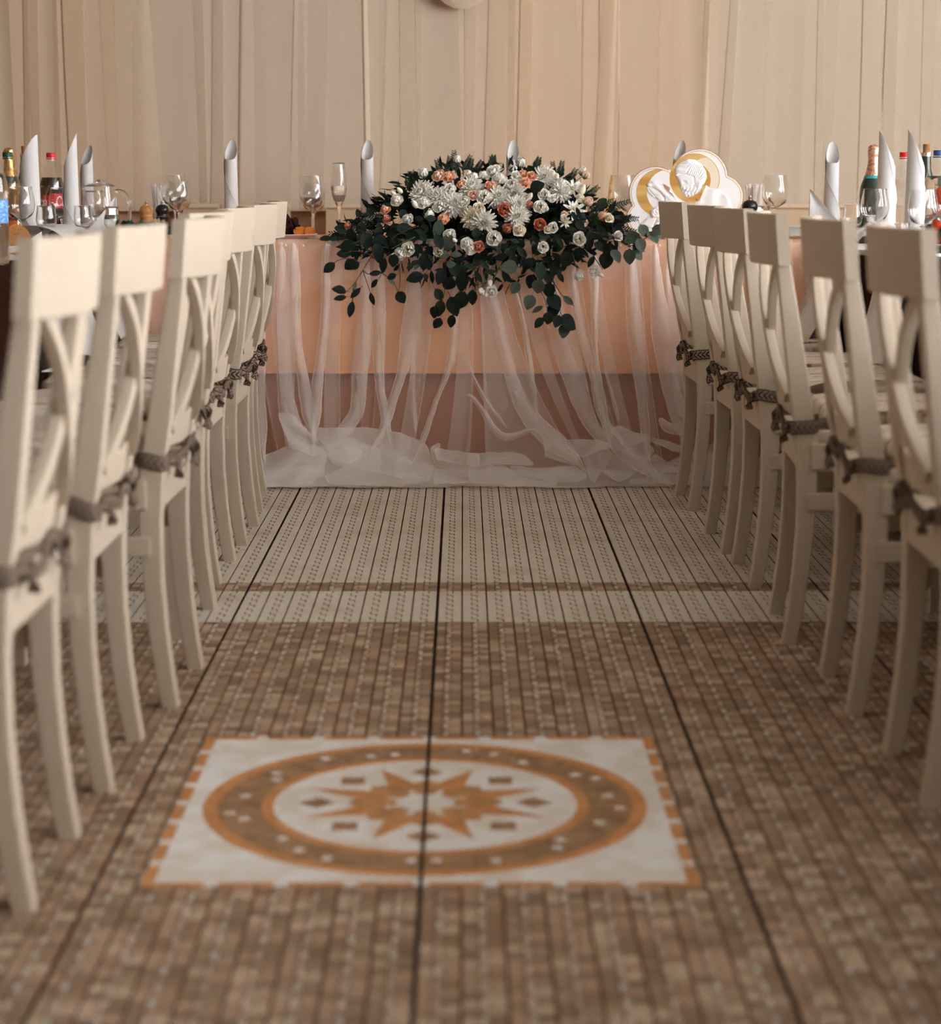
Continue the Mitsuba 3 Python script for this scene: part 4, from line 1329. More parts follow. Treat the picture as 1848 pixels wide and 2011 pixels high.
mat('bread', proc(lambda p, n, uv: mix([.50, .25, .10], [.28, .12, .045], fbm(p.x * 160, p.y * 160, p.z * 160, 2))), .8, .2)
mat('crust', (.12, .045, .02), .8, .2)
mat('orange_drink', (.78, .20, .03), .3, .4)


def shell(outer, inner, n=24):
    """a lathed glass wall: outer profile from the foot up to the rim, inner profile back down"""
    def fine(q, keep):
        q = [tuple(p_) for p_ in q]
        return q[:keep] + [tuple(p_) for p_ in spline(q[keep - 1:], 3 * len(q))[1:]]
    i_ = fine(list(inner)[::-1], 1)[::-1]
    return lathe(fine(outer, min(4, len(outer) - 3)) + [(max(r_, 0), z_) for r_, z_ in i_], n)


WINE_O = [(0, 0), (.033, 0), (.034, .0015), (.020, .004), (.006, .007), (.0042, .012), (.0038, .04), (.0042, .078), (.008, .086), (.022, .094), (.034, .108), (.0388, .125), (.0385, .142), (.0345, .163), (.0315, .181)]
WINE_I = [(.0307, .181), (.0336, .163), (.0374, .142), (.0377, .125), (.0328, .109), (.020, .0965), (.006, .091), (0, .0905)]
SMALL_O = [(0, 0), (.026, 0), (.027, .0015), (.014, .004), (.0045, .008), (.0036, .016), (.0036, .045), (.0045, .057), (.012, .063), (.023, .074), (.0275, .088), (.0275, .102), (.0242, .132)]
SMALL_I = [(.0234, .132), (.0264, .102), (.0264, .088), (.0218, .075), (.010, .0665), (0, .065)]
SHOT_O = [(0, 0), (.022, 0), (.023, .0015), (.010, .005), (.0042, .010), (.0040, .030), (.008, .040), (.018, .050), (.0215, .066), (.0195, .105)]
SHOT_I = [(.0187, .105), (.0206, .066), (.0168, .052), (.007, .0445), (0, .043)]
FLUTE_O = [(0, 0), (.033, 0), (.034, .0015), (.014, .004), (.0045, .008), (.0034, .03), (.0034, .082), (.006, .098), (.014, .115), (.0235, .142), (.0262, .162), (.0255, .185), (.0205, .245)]
FLUTE_I = [(.0198, .245), (.0247, .185), (.0254, .162), (.0226, .143), (.013, .117), (.004, .103), (0, .102)]
TUMB_O = [(0, 0), (.026, 0), (.029, .003), (.033, .03), (.0325, .06), (.031, .085)]
TUMB_I = [(.0302, .085), (.0316, .06), (.032, .03), (.027, .010), (0, .009)]
GLASS = {k: [('glass', shape(shell(o, i, 32), 'clear_glass', 40))] for k, (o, i) in dict(wine_glass=(WINE_O, WINE_I), small_wine_glass=(SMALL_O, SMALL_I), shot_glass=(SHOT_O, SHOT_I), champagne_flute=(FLUTE_O, FLUTE_I), tumbler=(TUMB_O, TUMB_I)).items()}


def stand(kind, px, Y, z, label, category, group=None, s=1.0):
    """an empty glass, its axis seen at px in the photograph, Y metres down the hall"""
    k = thing(kind, label, category, group)
    x = at(px, 430, Y)[0]
    solo(k, GLASS[kind][0][1], TR(x, Y, z + .0004, 0, s))
    return k, x


def body(key, px, Y, z, parts, rz=0, s=1.0):
    x = at(px, 430, Y)[0]
    for nm, shp, *lab in parts:
        put(key, nm, shp, TR(x, Y, z + .0004, rz, s), lab[0] if lab else None)
    return x


# --- rolled napkins
def napkin_m(seed, H=.235, r=.0225, cut=.075, turns=1.75, pw=1.0, tipdir=0.0):
    """a napkin rolled into a tube: tip of the slanted upper edge towards +x at tipdir = 0"""
    n, m = 84, 26
    u = np.linspace(0, 1, n)
    th = tipdir + np.pi * (.15) + 2 * np.pi * turns * u
    rr = r * (.84 + .20 * u)
    a = (np.cos(th - tipdir) + 1) / 2
    top = H - cut * (1 - a ** pw)
    outer = np.clip((u - (1 - .62 / turns)) / (.62 / turns), 0, 1)
    top = top - outer ** 1.1 * (top * .82)
    v = np.linspace(0, 1, m) ** .6
    V, U = np.meshgrid(v, u)
    Z = V * top[:, None]
    R = rr[:, None] * (1.10 - .14 * np.minimum(1, Z / H * 1.2)) + .0028 * np.exp(-(top[:, None] - Z) / .010) * np.minimum(1, outer * 3)[:, None]
    P = np.stack([R * np.cos(th)[:, None], R * np.sin(th)[:, None], Z], -1)
    g_ = grid_mesh(P)
    return g_


def rolled(px, Y, z, tip, label, group, H=.235, cut=.06, r=.0225, pw=1.0):
    k = thing('rolled_napkin', label, 'napkin', group)
    x = at(px, 420, Y)[0]
    solo(k, shape(napkin_m(1, H, r, cut, tipdir=math.radians(tip), pw=pw), 'napkin', True), TR(x, Y, z + .0006))
    return k


# --- bottles
def pet(cap, liquid=None, level=.7, label=None, R=.040, H=.30):
    """parts of a plastic bottle standing at the origin"""
    O = [(0, .006), (R * .6, .0), (R * .92, .004), (R, .02), (R, H * .28), (R * .95, H * .33), (R * .95, H * .52), (R, H * .57), (R * .97, H * .66), (R * .72, H * .78), (R * .42, H * .88), (.0135, H * .92), (.0135, H * .985), (0, H * .985)]
    parts = [('bottle', shape(lathe(O, 28), 'thin_glass', 40))]
    if liquid:
        top = H * level
        I = [(max(q - .0015, 0), zz + .0015) for q, zz in O if zz < top]
        rr = np.interp(top, [zz for _, zz in O[2:-1]], [q for q, _ in O[2:-1]]) - .0015
        parts.append(('liquid', shape(lathe(I + [(rr, top), (0, top)], 28), liquid, 40)))
    if label:
        parts.append(('label', shape(lathe([(R * .955, H * .335), (R * .965, H * .34), (R * .965, H * .515), (R * .955, H * .52)], 28), label, 40)))
    c = []
    a = np.arange(36) * 2 * np.pi / 36
    rr = .0152 + .0005 * (np.arange(36) % 2)
    rings = [np.stack([q * rr * np.cos(a), q * rr * np.sin(a), a * 0 + zz], 1) for q, zz in ((1, H * .945), (1, H * .993), (.9, H), (.02, H))]
    parts.append(('cap', shape(loft(rings), cap, 30)))
    parts.append(('neck_ring', shape(lathe([(.0136, H * .925), (.0165, H * .926), (.0165, H * .936), (.0136, H * .937)], 24), cap, 40)))
    return parts


def wine_bottle(glass, foil, H=.31, R=.039, collar=None, cork=None):
    O = [(0, .004), (R * .8, 0), (R, .006), (R, H * .52), (R * .93, H * .60), (R * .62, H * .70), (.0165, H * .80), (.0145, H * .95), (.0145, H * .97), (0, H * .97)]
    parts = [('bottle', shape(lathe(O, 28), glass, 40))]
    if foil:
        F = [(R * .66, H * .70), (R * .64, H * .70), (.0178, H * .80), (.0165, H * .88), (.0182, H * .90), (.0190, H * .94), (.0175, H * .99), (.010, H * 1.012), (0, H * 1.015)]
        m = lathe(F, 28)
        m.vertices[:, :2] *= (1 + .05 * (mnoise(m.vertices * 160, 3)[:, None] - .5))
        parts.append(('foil', shape(m, foil, 40)))
    if collar:
        parts.append(('collar', shape(lathe([(R * .70, H * .672), (R * .73, H * .672), (R * .645, H * .702), (R * .62, H * .702)], 28), collar, 40)))
    if cork:
        parts.append(('lip', shape(lathe([(.0146, H * .93), (.017, H * .93), (.017, H * .97), (.0146, H * .97)], 24), 'silver', 40)))
        parts.append(('stopper', shape(lathe([(0, H * .96), (.0105, H * .96), (.0115, H * 1.05), (.0105, H * 1.06), (0, H * 1.06)], 20), 'cork', 40)))
    return parts


def pitcher_parts():
    O = [(0, 0), (.048, 0), (.052, .004), (.056, .05), (.058, .10), (.053, .155), (.050, .175)]
    I = [(.0485, .175), (.0513, .155), (.0562, .10), (.0545, .052), (.050, .010), (0, .009)]
    m = lathe([tuple(q) for q in spline(O, 24)], 32)
    m = trimesh.Trimesh(m.vertices[:-1], m.faces[(m.faces < len(m.vertices) - 1).all(1)], process=False)
    v = m.vertices
    sp = np.clip((v[:, 2] - .145) / .03, 0, 1) * np.clip((-v[:, 0] - .025) / .025, 0, 1)
    v[:, 0] -= .022 * sp
    v[:, 2] += .006 * sp
    h = tube(spline([(.050, 0, .160), (.075, 0, .158), (.092, 0, .135), (.096, 0, .09), (.090, 0, .055)], 18), .0055, 8)
    lid = lathe([(0, .181), (.040, .178), (.049, .175), (.049, .178), (.030, .186), (.012, .190), (.010, .197), (0, .199)], 28)
    return [('jug', shape(m, 'thin_glass', True)), ('handle', shape(h, 'clear_glass', True)), ('lid', shape(lid, 'clear_glass', 40))]


def grinder_parts(m):
    return [('base', shape(lathe([(0, 0), (.026, 0), (.0265, .004), (.020, .03), (.018, .05), (.022, .068), (.0, .068)], 24), m, 40)),
            ('head', shape(lathe([(0, .069), (.020, .069), (.0205, .074), (.019, .077), (.0225, .084), (.0225, .094), (.018, .103), (.008, .108), (0, .109)], 24), m, 40)),
            ('knob', shape(cat(lathe([(0, .107), (.003, .107), (.003, .112), (0, .112)], 10), lathe([(0, .110), (.004, .1115), (.0055, .1155), (.004, .1195), (0, .121)], 14)), 'silver', 40))]


def stick_holder(seed, n=20, sz=.13, m='paper_white', flat=True):
    g_ = np.random.default_rng(seed)
    parts = [('glass', shape(lathe([(.030, .075), (.026, .003), (.024, 0), (0, 0)], 24), 'thin_glass', 40))]
    for q in range(n):
        a, r = g_.uniform(0, 6.28), .017 * math.sqrt(g_.uniform(0, 1))
        b = np.array([r * math.cos(a), r * math.sin(a), .006])
        t = np.array([r * 1.9 * math.cos(a), r * 1.9 * math.sin(a), sz * g_.uniform(.93, 1.02)])
        P = np.array([b, (b + t) / 2, t])
        mm = strip_loft(P, .007, .0022, [math.cos(a + 1.2), math.sin(a + 1.2), 0], .0009) if flat else tube(P, .0011, 5)
        parts.append(('sachet' if flat else 'toothpick', shape(mm, m, 30)))
    return parts


def dish(r, h, rim=.004, n=40):
    return lathe([(0, 0), (r * .62, 0), (r * .66, .003), (r * .97, h - .002), (r, h), (r * .985, h + .0015), (r * .93, h - .001), (r * .62, .006), (0, .0055)], n)


def leafy(seed, n, r, h, size, curl=.5):
    g_ = np.random.default_rng(seed)
    ms = []
    for q in range(n):
        P = petal(size * g_.uniform(.7, 1.2), size * .5, size * curl, size * .35 * g_.uniform(-1, 1), 6, 6)
        P += size * .16 * (mnoise(P * 90 + q * 7, q)[..., None] - .5)
        P = roty(P, -g_.uniform(-.2, 1.4))
        P = rotz(P, g_.uniform(0, 6.28))
        a, rr = g_.uniform(0, 6.28), r * math.sqrt(g_.uniform(0, 1))
        ms.append(grid_mesh(P + np.array([rr * math.cos(a), rr * math.sin(a), g_.uniform(.2, 1) * h])))
    return cat(*ms)


LT, RTB, HD = 'on the left table', 'on the right table', 'on the head table'
# --- left table
k = thing('water_bottle', 'clear plastic water bottle with a blue label at the left edge of the photo', 'bottle')
body(k, -17, 5.08, ST, pet('cap_blue', 'water', .72, 'label_blue', .0415, .30))
for kind, px, Y, s, lab in (('wine_glass', 42, 6.0, 1.0, 'large stemmed wine glass standing by the bread dish, leftmost on the left table'),
                            ('small_wine_glass', 91, 5.75, 1.0, 'small wine glass beside the white bread napkin, in front of the cola bottle'),
                            ('wine_glass', 121, 6.5, .97, 'large wine glass in front of the dark cola bottle'),
                            ('small_wine_glass', 163, 6.1, .96, 'small wine glass between the cola bottle and the glass pitcher'),
                            ('wine_glass', 187, 6.95, .90, 'large wine glass in front of the glass pitcher, behind the white triangle napkin'),
                            ('shot_glass', 220, 6.55, 1.12, 'small tapering glass in front of the white triangle napkin')):
    stand(kind, px, Y, ST, lab, 'glass', None, s)
rolled(60, 6.25, ST, -10, 'tall rolled white napkin left of the cola bottle', 'rolled napkins on the tables', .330, .10, .0305, .85)
rolled(141, 6.40, ST, 10, 'tall rolled white napkin right of the cola bottle', 'rolled napkins on the tables', .337, .10, .0235, .85)
rolled(173, 7.12, ST, 60, 'rolled napkin behind the glass pitcher, showing its open end', 'rolled napkins on the tables', .312, .065, .0225, 1.7)
k = thing('cola_bottle', 'plastic cola bottle with red cap and red label on the left table', 'bottle')
cola = pet('cap_red', 'cola', .72, 'label_red', .0385, .285)
tmesh = text_mesh('Coca-Cola', .028, .0012)
tv = tmesh.vertices
tv -= [tv[:, 0].mean(), tv[:, 1].mean(), 0]
tv[:, 0] += tv[:, 1] * .18
ang = tv[:, 0] / .0385 - math.pi / 2 - .1
rad = .0385 * .967 + tv[:, 2]
tmesh.vertices = np.stack([rad * np.cos(ang), rad * np.sin(ang), tv[:, 1] + .285 * .43], 1)
cola.append(('lettering', shape(tmesh, 'label_white', False)))
body(k, 104, 6.95, ST, cola)
k = thing('lemonade_bottle', 'amber drink bottle with a dark green cap on the left table', 'bottle')
body(k, 19, 6.75, ST, pet('cap_green', 'amber', .66, None, .038, .285))
k = thing('champagne_bottle', 'champagne bottle with golden foil behind the green-capped bottle', 'bottle')
body(k, 22, 7.05, ST, wine_bottle('green_bottle_glass', 'gold_foil', .298))
k = thing('wine_bottle', 'corked bottle half hidden behind the left rolled napkin', 'bottle')
body(k, 53, 7.15, ST, wine_bottle('green_bottle_glass', None, .292, cork=True))
k = thing('glass_pitcher', 'clear glass pitcher with lid and handle behind the white triangle napkin', 'pitcher')
body(k, 198, 7.0, ST, pitcher_parts(), 4, 1.0)
k = thing('glass_pitcher', 'clear glass pitcher half hidden behind the leftmost rolled napkin', 'pitcher')
body(k, 58, 6.85, ST, pitcher_parts(), 170, 1.0)
k = thing('juice_glass', 'glass of orange drink left of the clear glass pitcher', 'glass')
body(k, 158, 7.2, ST, [*GLASS['tumbler'], ('drink', shape(lathe([(0, .010), (.026, .011), (.031, .03), (.0312, .07), (0, .07)], 24), 'orange_drink', 40))], 0, 1.2)
k = thing('juice_glass', 'glass of orange drink seen through the leftmost wine glass', 'glass')
body(k, 30, 6.55, ST, [*GLASS['tumbler'], ('drink', shape(lathe([(0, .010), (.026, .011), (.031, .03), (.0312, .07), (0, .07)], 24), 'orange_drink', 40))], 0, 1.25)


def triangle_napkin(h, w, lean, seed):
    """a stiff napkin folded to a standing right triangle, two leaves meeting at the upright edge"""
    a = np.linspace(0, 1, 14)
    leaves = []
    for s in (-1, 1):
        rows = []
        for t in np.linspace(0, 1, 10):
            L = w * (1 - t) + .002
            rows.append(np.stack([-a * L, s * (.003 + .030 * a * (1 - t)) + .004 * np.sin(a * 5 + t * 3) * s, a * 0 + h * t + .0], 1))
        leaves.append(grid_mesh(np.array(rows)))
    return cat(*leaves)


k = thing('folded_napkin', 'white napkin folded to a standing triangle beside the glass pitcher', 'napkin')
x = at(229, 430, 6.72)[0]
solo(k, shape(triangle_napkin(.145, .115, 0, 1), 'napkin', 20), TR(x, 6.72, ST + .0006))
k = thing('bread_dish', 'white oval dish of sliced bread at the edge of the left table', 'dish')
m = dish(.115, .03)
m.vertices *= [.82, 1.45, 1]
bx, by = -1.215, 5.62
put(k, 'dish', shape(m, 'porcelain', 40), TR(bx, by, ST + .0005))
for q in range(3):
    c = sg.Point(0, 0).buffer(.034, 8).union(sg.box(-.034, -.04, .034, 0))
    sl = prism(c, .014)
    sl.apply_transform(trimesh.transformations.rotation_matrix(math.radians(78 - 9 * q), (1, 0, 0)))
    sl.apply_transform(trimesh.transformations.rotation_matrix(math.radians(20 + 14 * q), (0, 0, 1)))
    kk = put(k, 'bread_slice', shape(sl, 'bread', 30), TR(bx + .045 - .012 * q, by - .09 + .055 * q, ST + .048))
k = thing('bread_napkin', 'white cloth napkin arched over the bread on the left table', 'napkin')
U, V = np.meshgrid(np.linspace(-1, 1, 26), np.linspace(-1, 1, 26), indexing='ij')
Zn = .072 * np.cos(U * 1.25) ** 1.0 - .004 + .010 * (mnoise(np.stack([U * 2, V * 2, U * 0], -1), 8) - .5)
Pn = np.stack([-1.135 + .115 * U + .02 * V, 5.80 + .16 * V, ST + .010 + np.maximum(Zn, .004)], -1)
solo(k, shape(grid_mesh(Pn), 'napkin', True))
k = thing('bread_napkin', 'white cloth rolled back in front of the bread slices, left of the wine glass stem', 'napkin')
th = np.linspace(-.4, 2.9, 20)
Pn = np.array([np.stack([bx - .035 + .032 * np.cos(th) + .02 * q, th * 0 + by - .10 + .14 * q, ST + .040 + .026 * np.sin(th)], 1) for q in np.linspace(0, 1, 8)])
solo(k, shape(grid_mesh(Pn), 'napkin', True))

# --- head table, left end
k = thing('pepper_grinder', 'round-headed wooden pepper grinder at the left end of the head table', 'grinder')
body(k, 288, 6.98, HT, grinder_parts('pepper_wood'), 0, 1.0)
k = thing('pepper_grinder', 'black pepper grinder beside the wooden one', 'grinder')
body(k, 319, 7.05, HT, grinder_parts('black_lacquer'), 0, 1.0)
k = thing('toothpick_glass', 'small glass of wooden toothpicks in front of the black pepper grinder', 'toothpick glass')
body(k, 309, 6.86, HT, stick_holder(5, 22, .085, 'toothpick_wood', False), 0, .78)
k = thing('sachet_glass', 'glass full of white sugar sachets left of the black pepper grinder', 'glass')
body(k, 312, 7.20, HT, stick_holder(6, 24, .172), 0, 1.0)
k = thing('herb_plate', 'plate heaped with dark green herbs in front of the wooden pepper grinder', 'plate')
body(k, 272, 6.80, HT, [('plate', shape(dish(.075, .015), 'porcelain', 40)), ('herbs', shape(leafy(3, 90, .055, .035, .026), 'herb', True))])
k = thing('herb_plate', 'white plate with a little dark green salad near the left table', 'plate')
body(k, 338, 6.76, HT, [('plate', shape(dish(.062, .016), 'porcelain', 40)), ('salad', shape(leafy(4, 40, .035, .018, .022), 'herb', True))])
for px, Y, s, lab in ((344, 7.10, 1.0, 'tall wine glass behind the black pepper grinder'), (352, 6.92, .90, 'wine glass right of the black pepper grinder, nearest of the pair'),
                      (614, 7.06, 1.0, 'wine glass left of the champagne flute, taller of two'), (616, 6.92, .86, 'wine glass left of the champagne flute, shorter of two'),
                      (1223, 7.08, 1.0, 'wine glass between the flowers and the icon plaque, taller of two'), (1236, 6.93, .86, 'wine glass beside the left edge of the icon plaque'),
                      (1521, 7.02, 1.0, 'tall wine glass right of the icon plaque')):
    stand('wine_glass', px, Y, HT, lab, 'glass', None, s * 1.13)
stand('shot_glass', 1490, 6.95, HT, 'small glass between the black grinder and the tall wine glass', 'glass', None, 1.0)
rolled(455, 7.05, HT, 78, 'rolled napkin behind the left chair row, left of the salad plate', 'rolled napkins on the tables', .320, .065, .0235, 1.7)
rolled(722, 7.06, HT, 80, 'rolled napkin standing just left of the flower arrangement', 'rolled napkins on the tables', .320, .065, .0225, 1.7)
rolled(1007, 7.10, HT, 85, 'rolled napkin whose tip shows above the flowers', 'rolled napkins on the tables', .320, .065, .0225, 1.7)
rolled(1333, 7.14, HT, 60, 'rolled napkin half hidden behind the icon plaque', 'rolled napkins on the tables', .320, .065, .0225, 1.7)
rolled(1632, 7.04, HT - .008, 85, 'rolled napkin behind the white triangle napkin on the right', 'rolled napkins on the tables', .322, .07, .0250, 1.7)
for px, lab in ((666, 'champagne flute with frosted lower bowl left of the flowers'), (974, 'champagne flute whose rim shows above the flowers')):
    k = thing('champagne_flute', lab, 'glass')
    x = at(px, 400, 7.02)[0]
    for nm, sh in GLASS['champagne_flute']:
        put(k, nm, sh, TR(x, 7.02, HT + .0004))
    fr = lathe([(.0047, .0082), (.0037, .03), (.0037, .082), (.0063, .098), (.0143, .115), (.0238, .142), (.0265, .160), (.0263, .172)], 28)
    put(k, 'frosting', shape(trimesh.Trimesh(fr.vertices[:-2], fr.faces[(fr.faces < len(fr.vertices) - 2).all(1)], process=False), 'frosted_glass', True), TR(x, 7.02, HT + .0004))
    put(k, 'crystal_band', shape(cat(*[trimesh.creation.icosphere(0, .0012).apply_translation((.0262 * math.cos(a), .0262 * math.sin(a), .184)) for a in np.arange(8) * .785]), 'silver', False), TR(x, 7.02, HT + .0004))
k = thing('salad_plate', 'white plate of dark lettuce and carrot slices left of the flowers', 'plate')
x = body(k, 560, 6.84, HT, [('plate', shape(dish(.105, .016), 'porcelain', 40)), ('lettuce', shape(leafy(8, 60, .030, .05, .032), 'lettuce_dark', True)), ('herb', shape(leafy(9, 26, .05, .02, .024), 'herb', True))])
for q, (dx, dy) in enumerate(((.045, -.03), (.052, -.005), (.075, -.02), (.082, .01))):
    c = lathe([(0, 0), (.016, 0), (.017, .003), (.016, .006), (0, .006)], 14)
    c.apply_transform(trimesh.transformations.rotation_matrix(1.0 + .2 * q, (1, .4 * q, 0)))
    put(k, 'carrot_slice', shape(c, 'carrot', 40), TR(x + dx, 6.84 + dy, HT + .024))
k = thing('herb_bundle', 'dark leafy herb bundle between the flowers and the icon plaque', 'herbs')
body(k, 1190, 6.96, HT, [('leaves', shape(leafy(12, 70, .05, .06, .03), 'herb', True))])
k = thing('serving_spoon', 'golden spoon handle rising between the flowers and the wine glasses', 'spoon')
P = spline([at(1192, 420, 6.98), at(1197, 385, 7.0), at(1200, 355, 7.01), at(1202, 344, 7.015)], 10)
solo(k, shape(strip_loft(P, .009, .002, [1, 0, 0], .0008), 'gold_foil', 30))
k = thing('sachet_glass', 'glass full of white sugar sachets right of the icon plaque', 'glass')
body(k, 1480, 7.16, HT, stick_holder(16, 24, .172), 0, 1.0)
k = thing('pepper_grinder', 'black pepper grinder in front of the right sachet glass', 'grinder')
body(k, 1472, 6.95, HT, grinder_parts('black_lacquer'), 0, 1.15)
k = thing('serving_bowl', 'small steel bowl on a white plate at the right end of the head table', 'bowl')
body(k, 1553, 6.80, HT, [('plate', shape(dish(.085, .014), 'porcelain', 40)), ('bowl', shape(lathe([(0, .010), (.02, .011), (.040, .028), (.046, .040), (.044, .040), (.036, .028), (.018, .014), (0, .013)], 28), 'silver', 40)),
                         ('spoon', shape(strip_loft(spline([(-.07, -.01, .040), (-.02, 0, .046), (.02, .01, .040), (.05, .02, .052)], 10), .010, .002, [0, 1, 0], .0008), 'silver', 30))])

# --- right table
k = thing('folded_napkin', 'white napkin folded to a standing triangle near the right chair row', 'napkin')
m = triangle_napkin(.16, .14, 0, 2)
m.vertices *= [-1, 1, 1]
x = at(1589, 430, 6.62)[0]
solo(k, shape(m, 'napkin', 20), TR(x + .0, 6.62, HT + .0006))
k = thing('champagne_bottle', 'champagne bottle with rose-gold foil and teal collar on the right table', 'bottle')
body(k, 1712, 6.55, ST, wine_bottle('green_bottle_glass', 'rose_foil', .302, .040, 'teal_paper'), 0, 1.0)
rolled(1739, 5.85, ST, 170, 'tall rolled white napkin beside the rose-gold champagne bottle', 'rolled napkins on the tables', .335, .105, .0265, .75)
rolled(1796, 5.65, ST, 170, 'tall rolled white napkin near the blue-capped bottle', 'rolled napkins on the tables', .333, .105, .0265, .75)
for kind, px, Y, s, lab in (('small_wine_glass', 1674, 6.0, 1.0, 'small wine glass right of the white triangle napkin'),
                            ('wine_glass', 1717, 5.70, .98, 'large wine glass in front of the rose-gold champagne bottle'),
                            ('tumbler', 1763, 5.58, 1.05, 'clear tumbler between the two large wine glasses on the right'),
                            ('wine_glass', 1812, 5.42, .98, 'large wine glass in front of the blue-capped bottle'),
                            ('wine_glass', 1858, 5.5, 1.05, 'wine glass at the right edge of the photo')):
    stand(kind, px, Y, ST, lab, 'glass', None, s)
k = thing('water_bottle', 'clear plastic bottle with a red cap between the two right rolled napkins', 'bottle')
body(k, 1772, 6.75, ST, pet('cap_red', 'water', .70, None, .037, .285))
k = thing('wine_bottle', 'corked dark bottle left of the blue-capped bottle', 'bottle')
body(k, 1815, 6.7, ST, wine_bottle('green_bottle_glass', None, .292, cork=True))
k = thing('water_bottle', 'clear plastic bottle with a blue cap at the right edge', 'bottle')
body(k, 1839, 6.2, ST, pet('cap_blue', 'water', .74, None, .042, .285))
k = thing('vegetable_plate', 'plate piled with tomatoes and herbs at the right edge', 'plate')
vx = at(1848, 430, 6.0)[0]
put(k, 'plate', shape(dish(.12, .02), 'porcelain', 40), TR(vx + .03, 6.0, ST + .0005))
gg = np.random.default_rng(4)
tomm = shape(trimesh.creation.icosphere(2, .026), 'tomato', True)
for q, (dx, dy, dz) in enumerate(((-.055, -.03, .034), (-.02, -.06, .034), (.02, -.02, .034), (-.03, .03, .034), (-.035, -.02, .076), (.0, -.03, .078), (.01, .02, .074), (-.015, -.005, .118), (-.03, .0, .155))):
    put(k, 'tomato', tomm, TR(vx + .03 + dx, 6.0 + dy, ST + dz))
put(k, 'herbs', shape(leafy(14, 50, .08, .03, .03), 'herb', True), TR(vx + .03, 6.0, ST + .012))


def cutlery(name, label, x, y, z, rz, fork=True):
    k_ = thing(name, label, 'cutlery')
    P = spline([(-.09, 0, .003), (-.02, 0, .005), (.03, 0, .004), (.05, 0, .006)], 10)
    put(k_, 'handle', shape(strip_loft(P, .010, .003, [0, 1, 0], .001), 'silver', 30), TR(x, y, z, rz))
    if fork:
        for q in range(4):
            o = (q - 1.5) * .0055
            put(k_, 'tine', shape(strip_loft(spline([(.05, o * .5, .006), (.07, o, .003), (.10, o, .009)], 6), .003, .0018, [0, 1, 0], .0006), 'silver', 30), TR(x, y, z, rz))
    else:
        put(k_, 'blade', shape(strip_loft(np.array([(.05, 0, .006), (.10, 0, .005), (.13, .002, .004)]), .016, .0016, [0, 1, 0], .0006), 'silver', 30), TR(x, y, z, rz))


def plate_set(px, Y, lab, nap):
    k_ = thing('dinner_plate', lab, 'plate')
    x_ = at(px, 470, Y)[0]
    solo(k_, shape(dish(.10, .016), 'porcelain', 40), TR(x_, Y, ST + .0005))
    return x_


x = plate_set(1692, 5.75, 'white dinner plate at the table edge below the small right wine glass', None)
k = thing('crumpled_napkin', 'crumpled white napkin on the right dinner plate', 'napkin')
U, V = np.meshgrid(np.linspace(-1, 1, 22), np.linspace(-1, 1, 22), indexing='ij')
Pn = np.stack([x + .06 * U, 5.75 + .06 * V, ST + .020 + .055 * (1 - .5 * (U ** 2 + V ** 2)) * (.5 + mnoise(np.stack([U * 2.2, V * 2.2, U * 0 + 3], -1), 5))], -1)
Pn[..., 2] = np.maximum(Pn[..., 2], ST + .0185)
solo(k, shape(grid_mesh(Pn), 'napkin', True))
cutlery('table_fork', 'silver fork at the edge of the right table, below the small wine glass', 1.225, 5.62, ST + .0005, 175)
cutlery('table_knife', 'silver knife beside the fork on the right table', 1.232, 5.575, ST + .0005, 172, False)
x = plate_set(1880, 5.25, 'white dinner plate at the right edge of the photo, nearest on the right table', None)
cutlery('table_fork', 'silver fork beside the white plate at the right edge', x - .03, 5.43, ST + .0005, 178)

# --- icon plaque: a cloud-shaped board with gilt haloes and a relief of a man, a woman and a child
mat('plaque_white', (.90, .90, .91), .22, .6, metallic=.25)
mat('plaque_gilt', proc(lambda p, n, uv: mix([.90, .62, .26], [.72, .40, .12], smoothstep(.3, .7, fbm(p.x * 9, p.z * 40, 0, 2)))), .16, .6, metallic=1.0)
mat('plaque_rim', (.55, .33, .22), .2, .6, metallic=.9)
PY = 6.78
U_ = PY / F_PX                                       # metres per pixel of the photograph at the plaque
CXP, CYP = 1347.0, 390.0
loc = lambda x, y: ((x - CXP) * U_, (CYP - y) * U_)
C4 = lambda x, y: loc(1180 + x / 5.435, 260 + y / 5.435)
disc = lambda x, y, r: sg.Point(*C4(x, y)).buffer(r / 5.435 * U_, 32)
board = disc(1060, 482, 302).union(disc(592, 652, 284)).union(disc(466, 920, 186)).union(disc(1290, 690, 236)).union(disc(1385, 930, 150)).union(sg.Polygon([C4(420, 700), C4(1400, 700), C4(1420, 1080), C4(440, 1105)])).buffer(-.002).buffer(.002)
kp = thing('icon_plaque', 'silver-white cloud-shaped icon plaque with gilt haloes, relief of a bearded man and veiled woman', 'plaque')
zc = at(CXP, CYP, PY)
BX = at(CXP, CYP, PY)[0]
tilt = 9.0
lowest = min(y for x, y in board.exterior.coords)
PM = T().translate([float(BX), PY, HT + .012]).rotate([1, 0, 0], 90 - tilt).translate([0, -lowest, 0])


def pput(name, poly, z0, h, m):
    put(kp, name, mikit.ply(prism(poly, h, z0), m), PM)


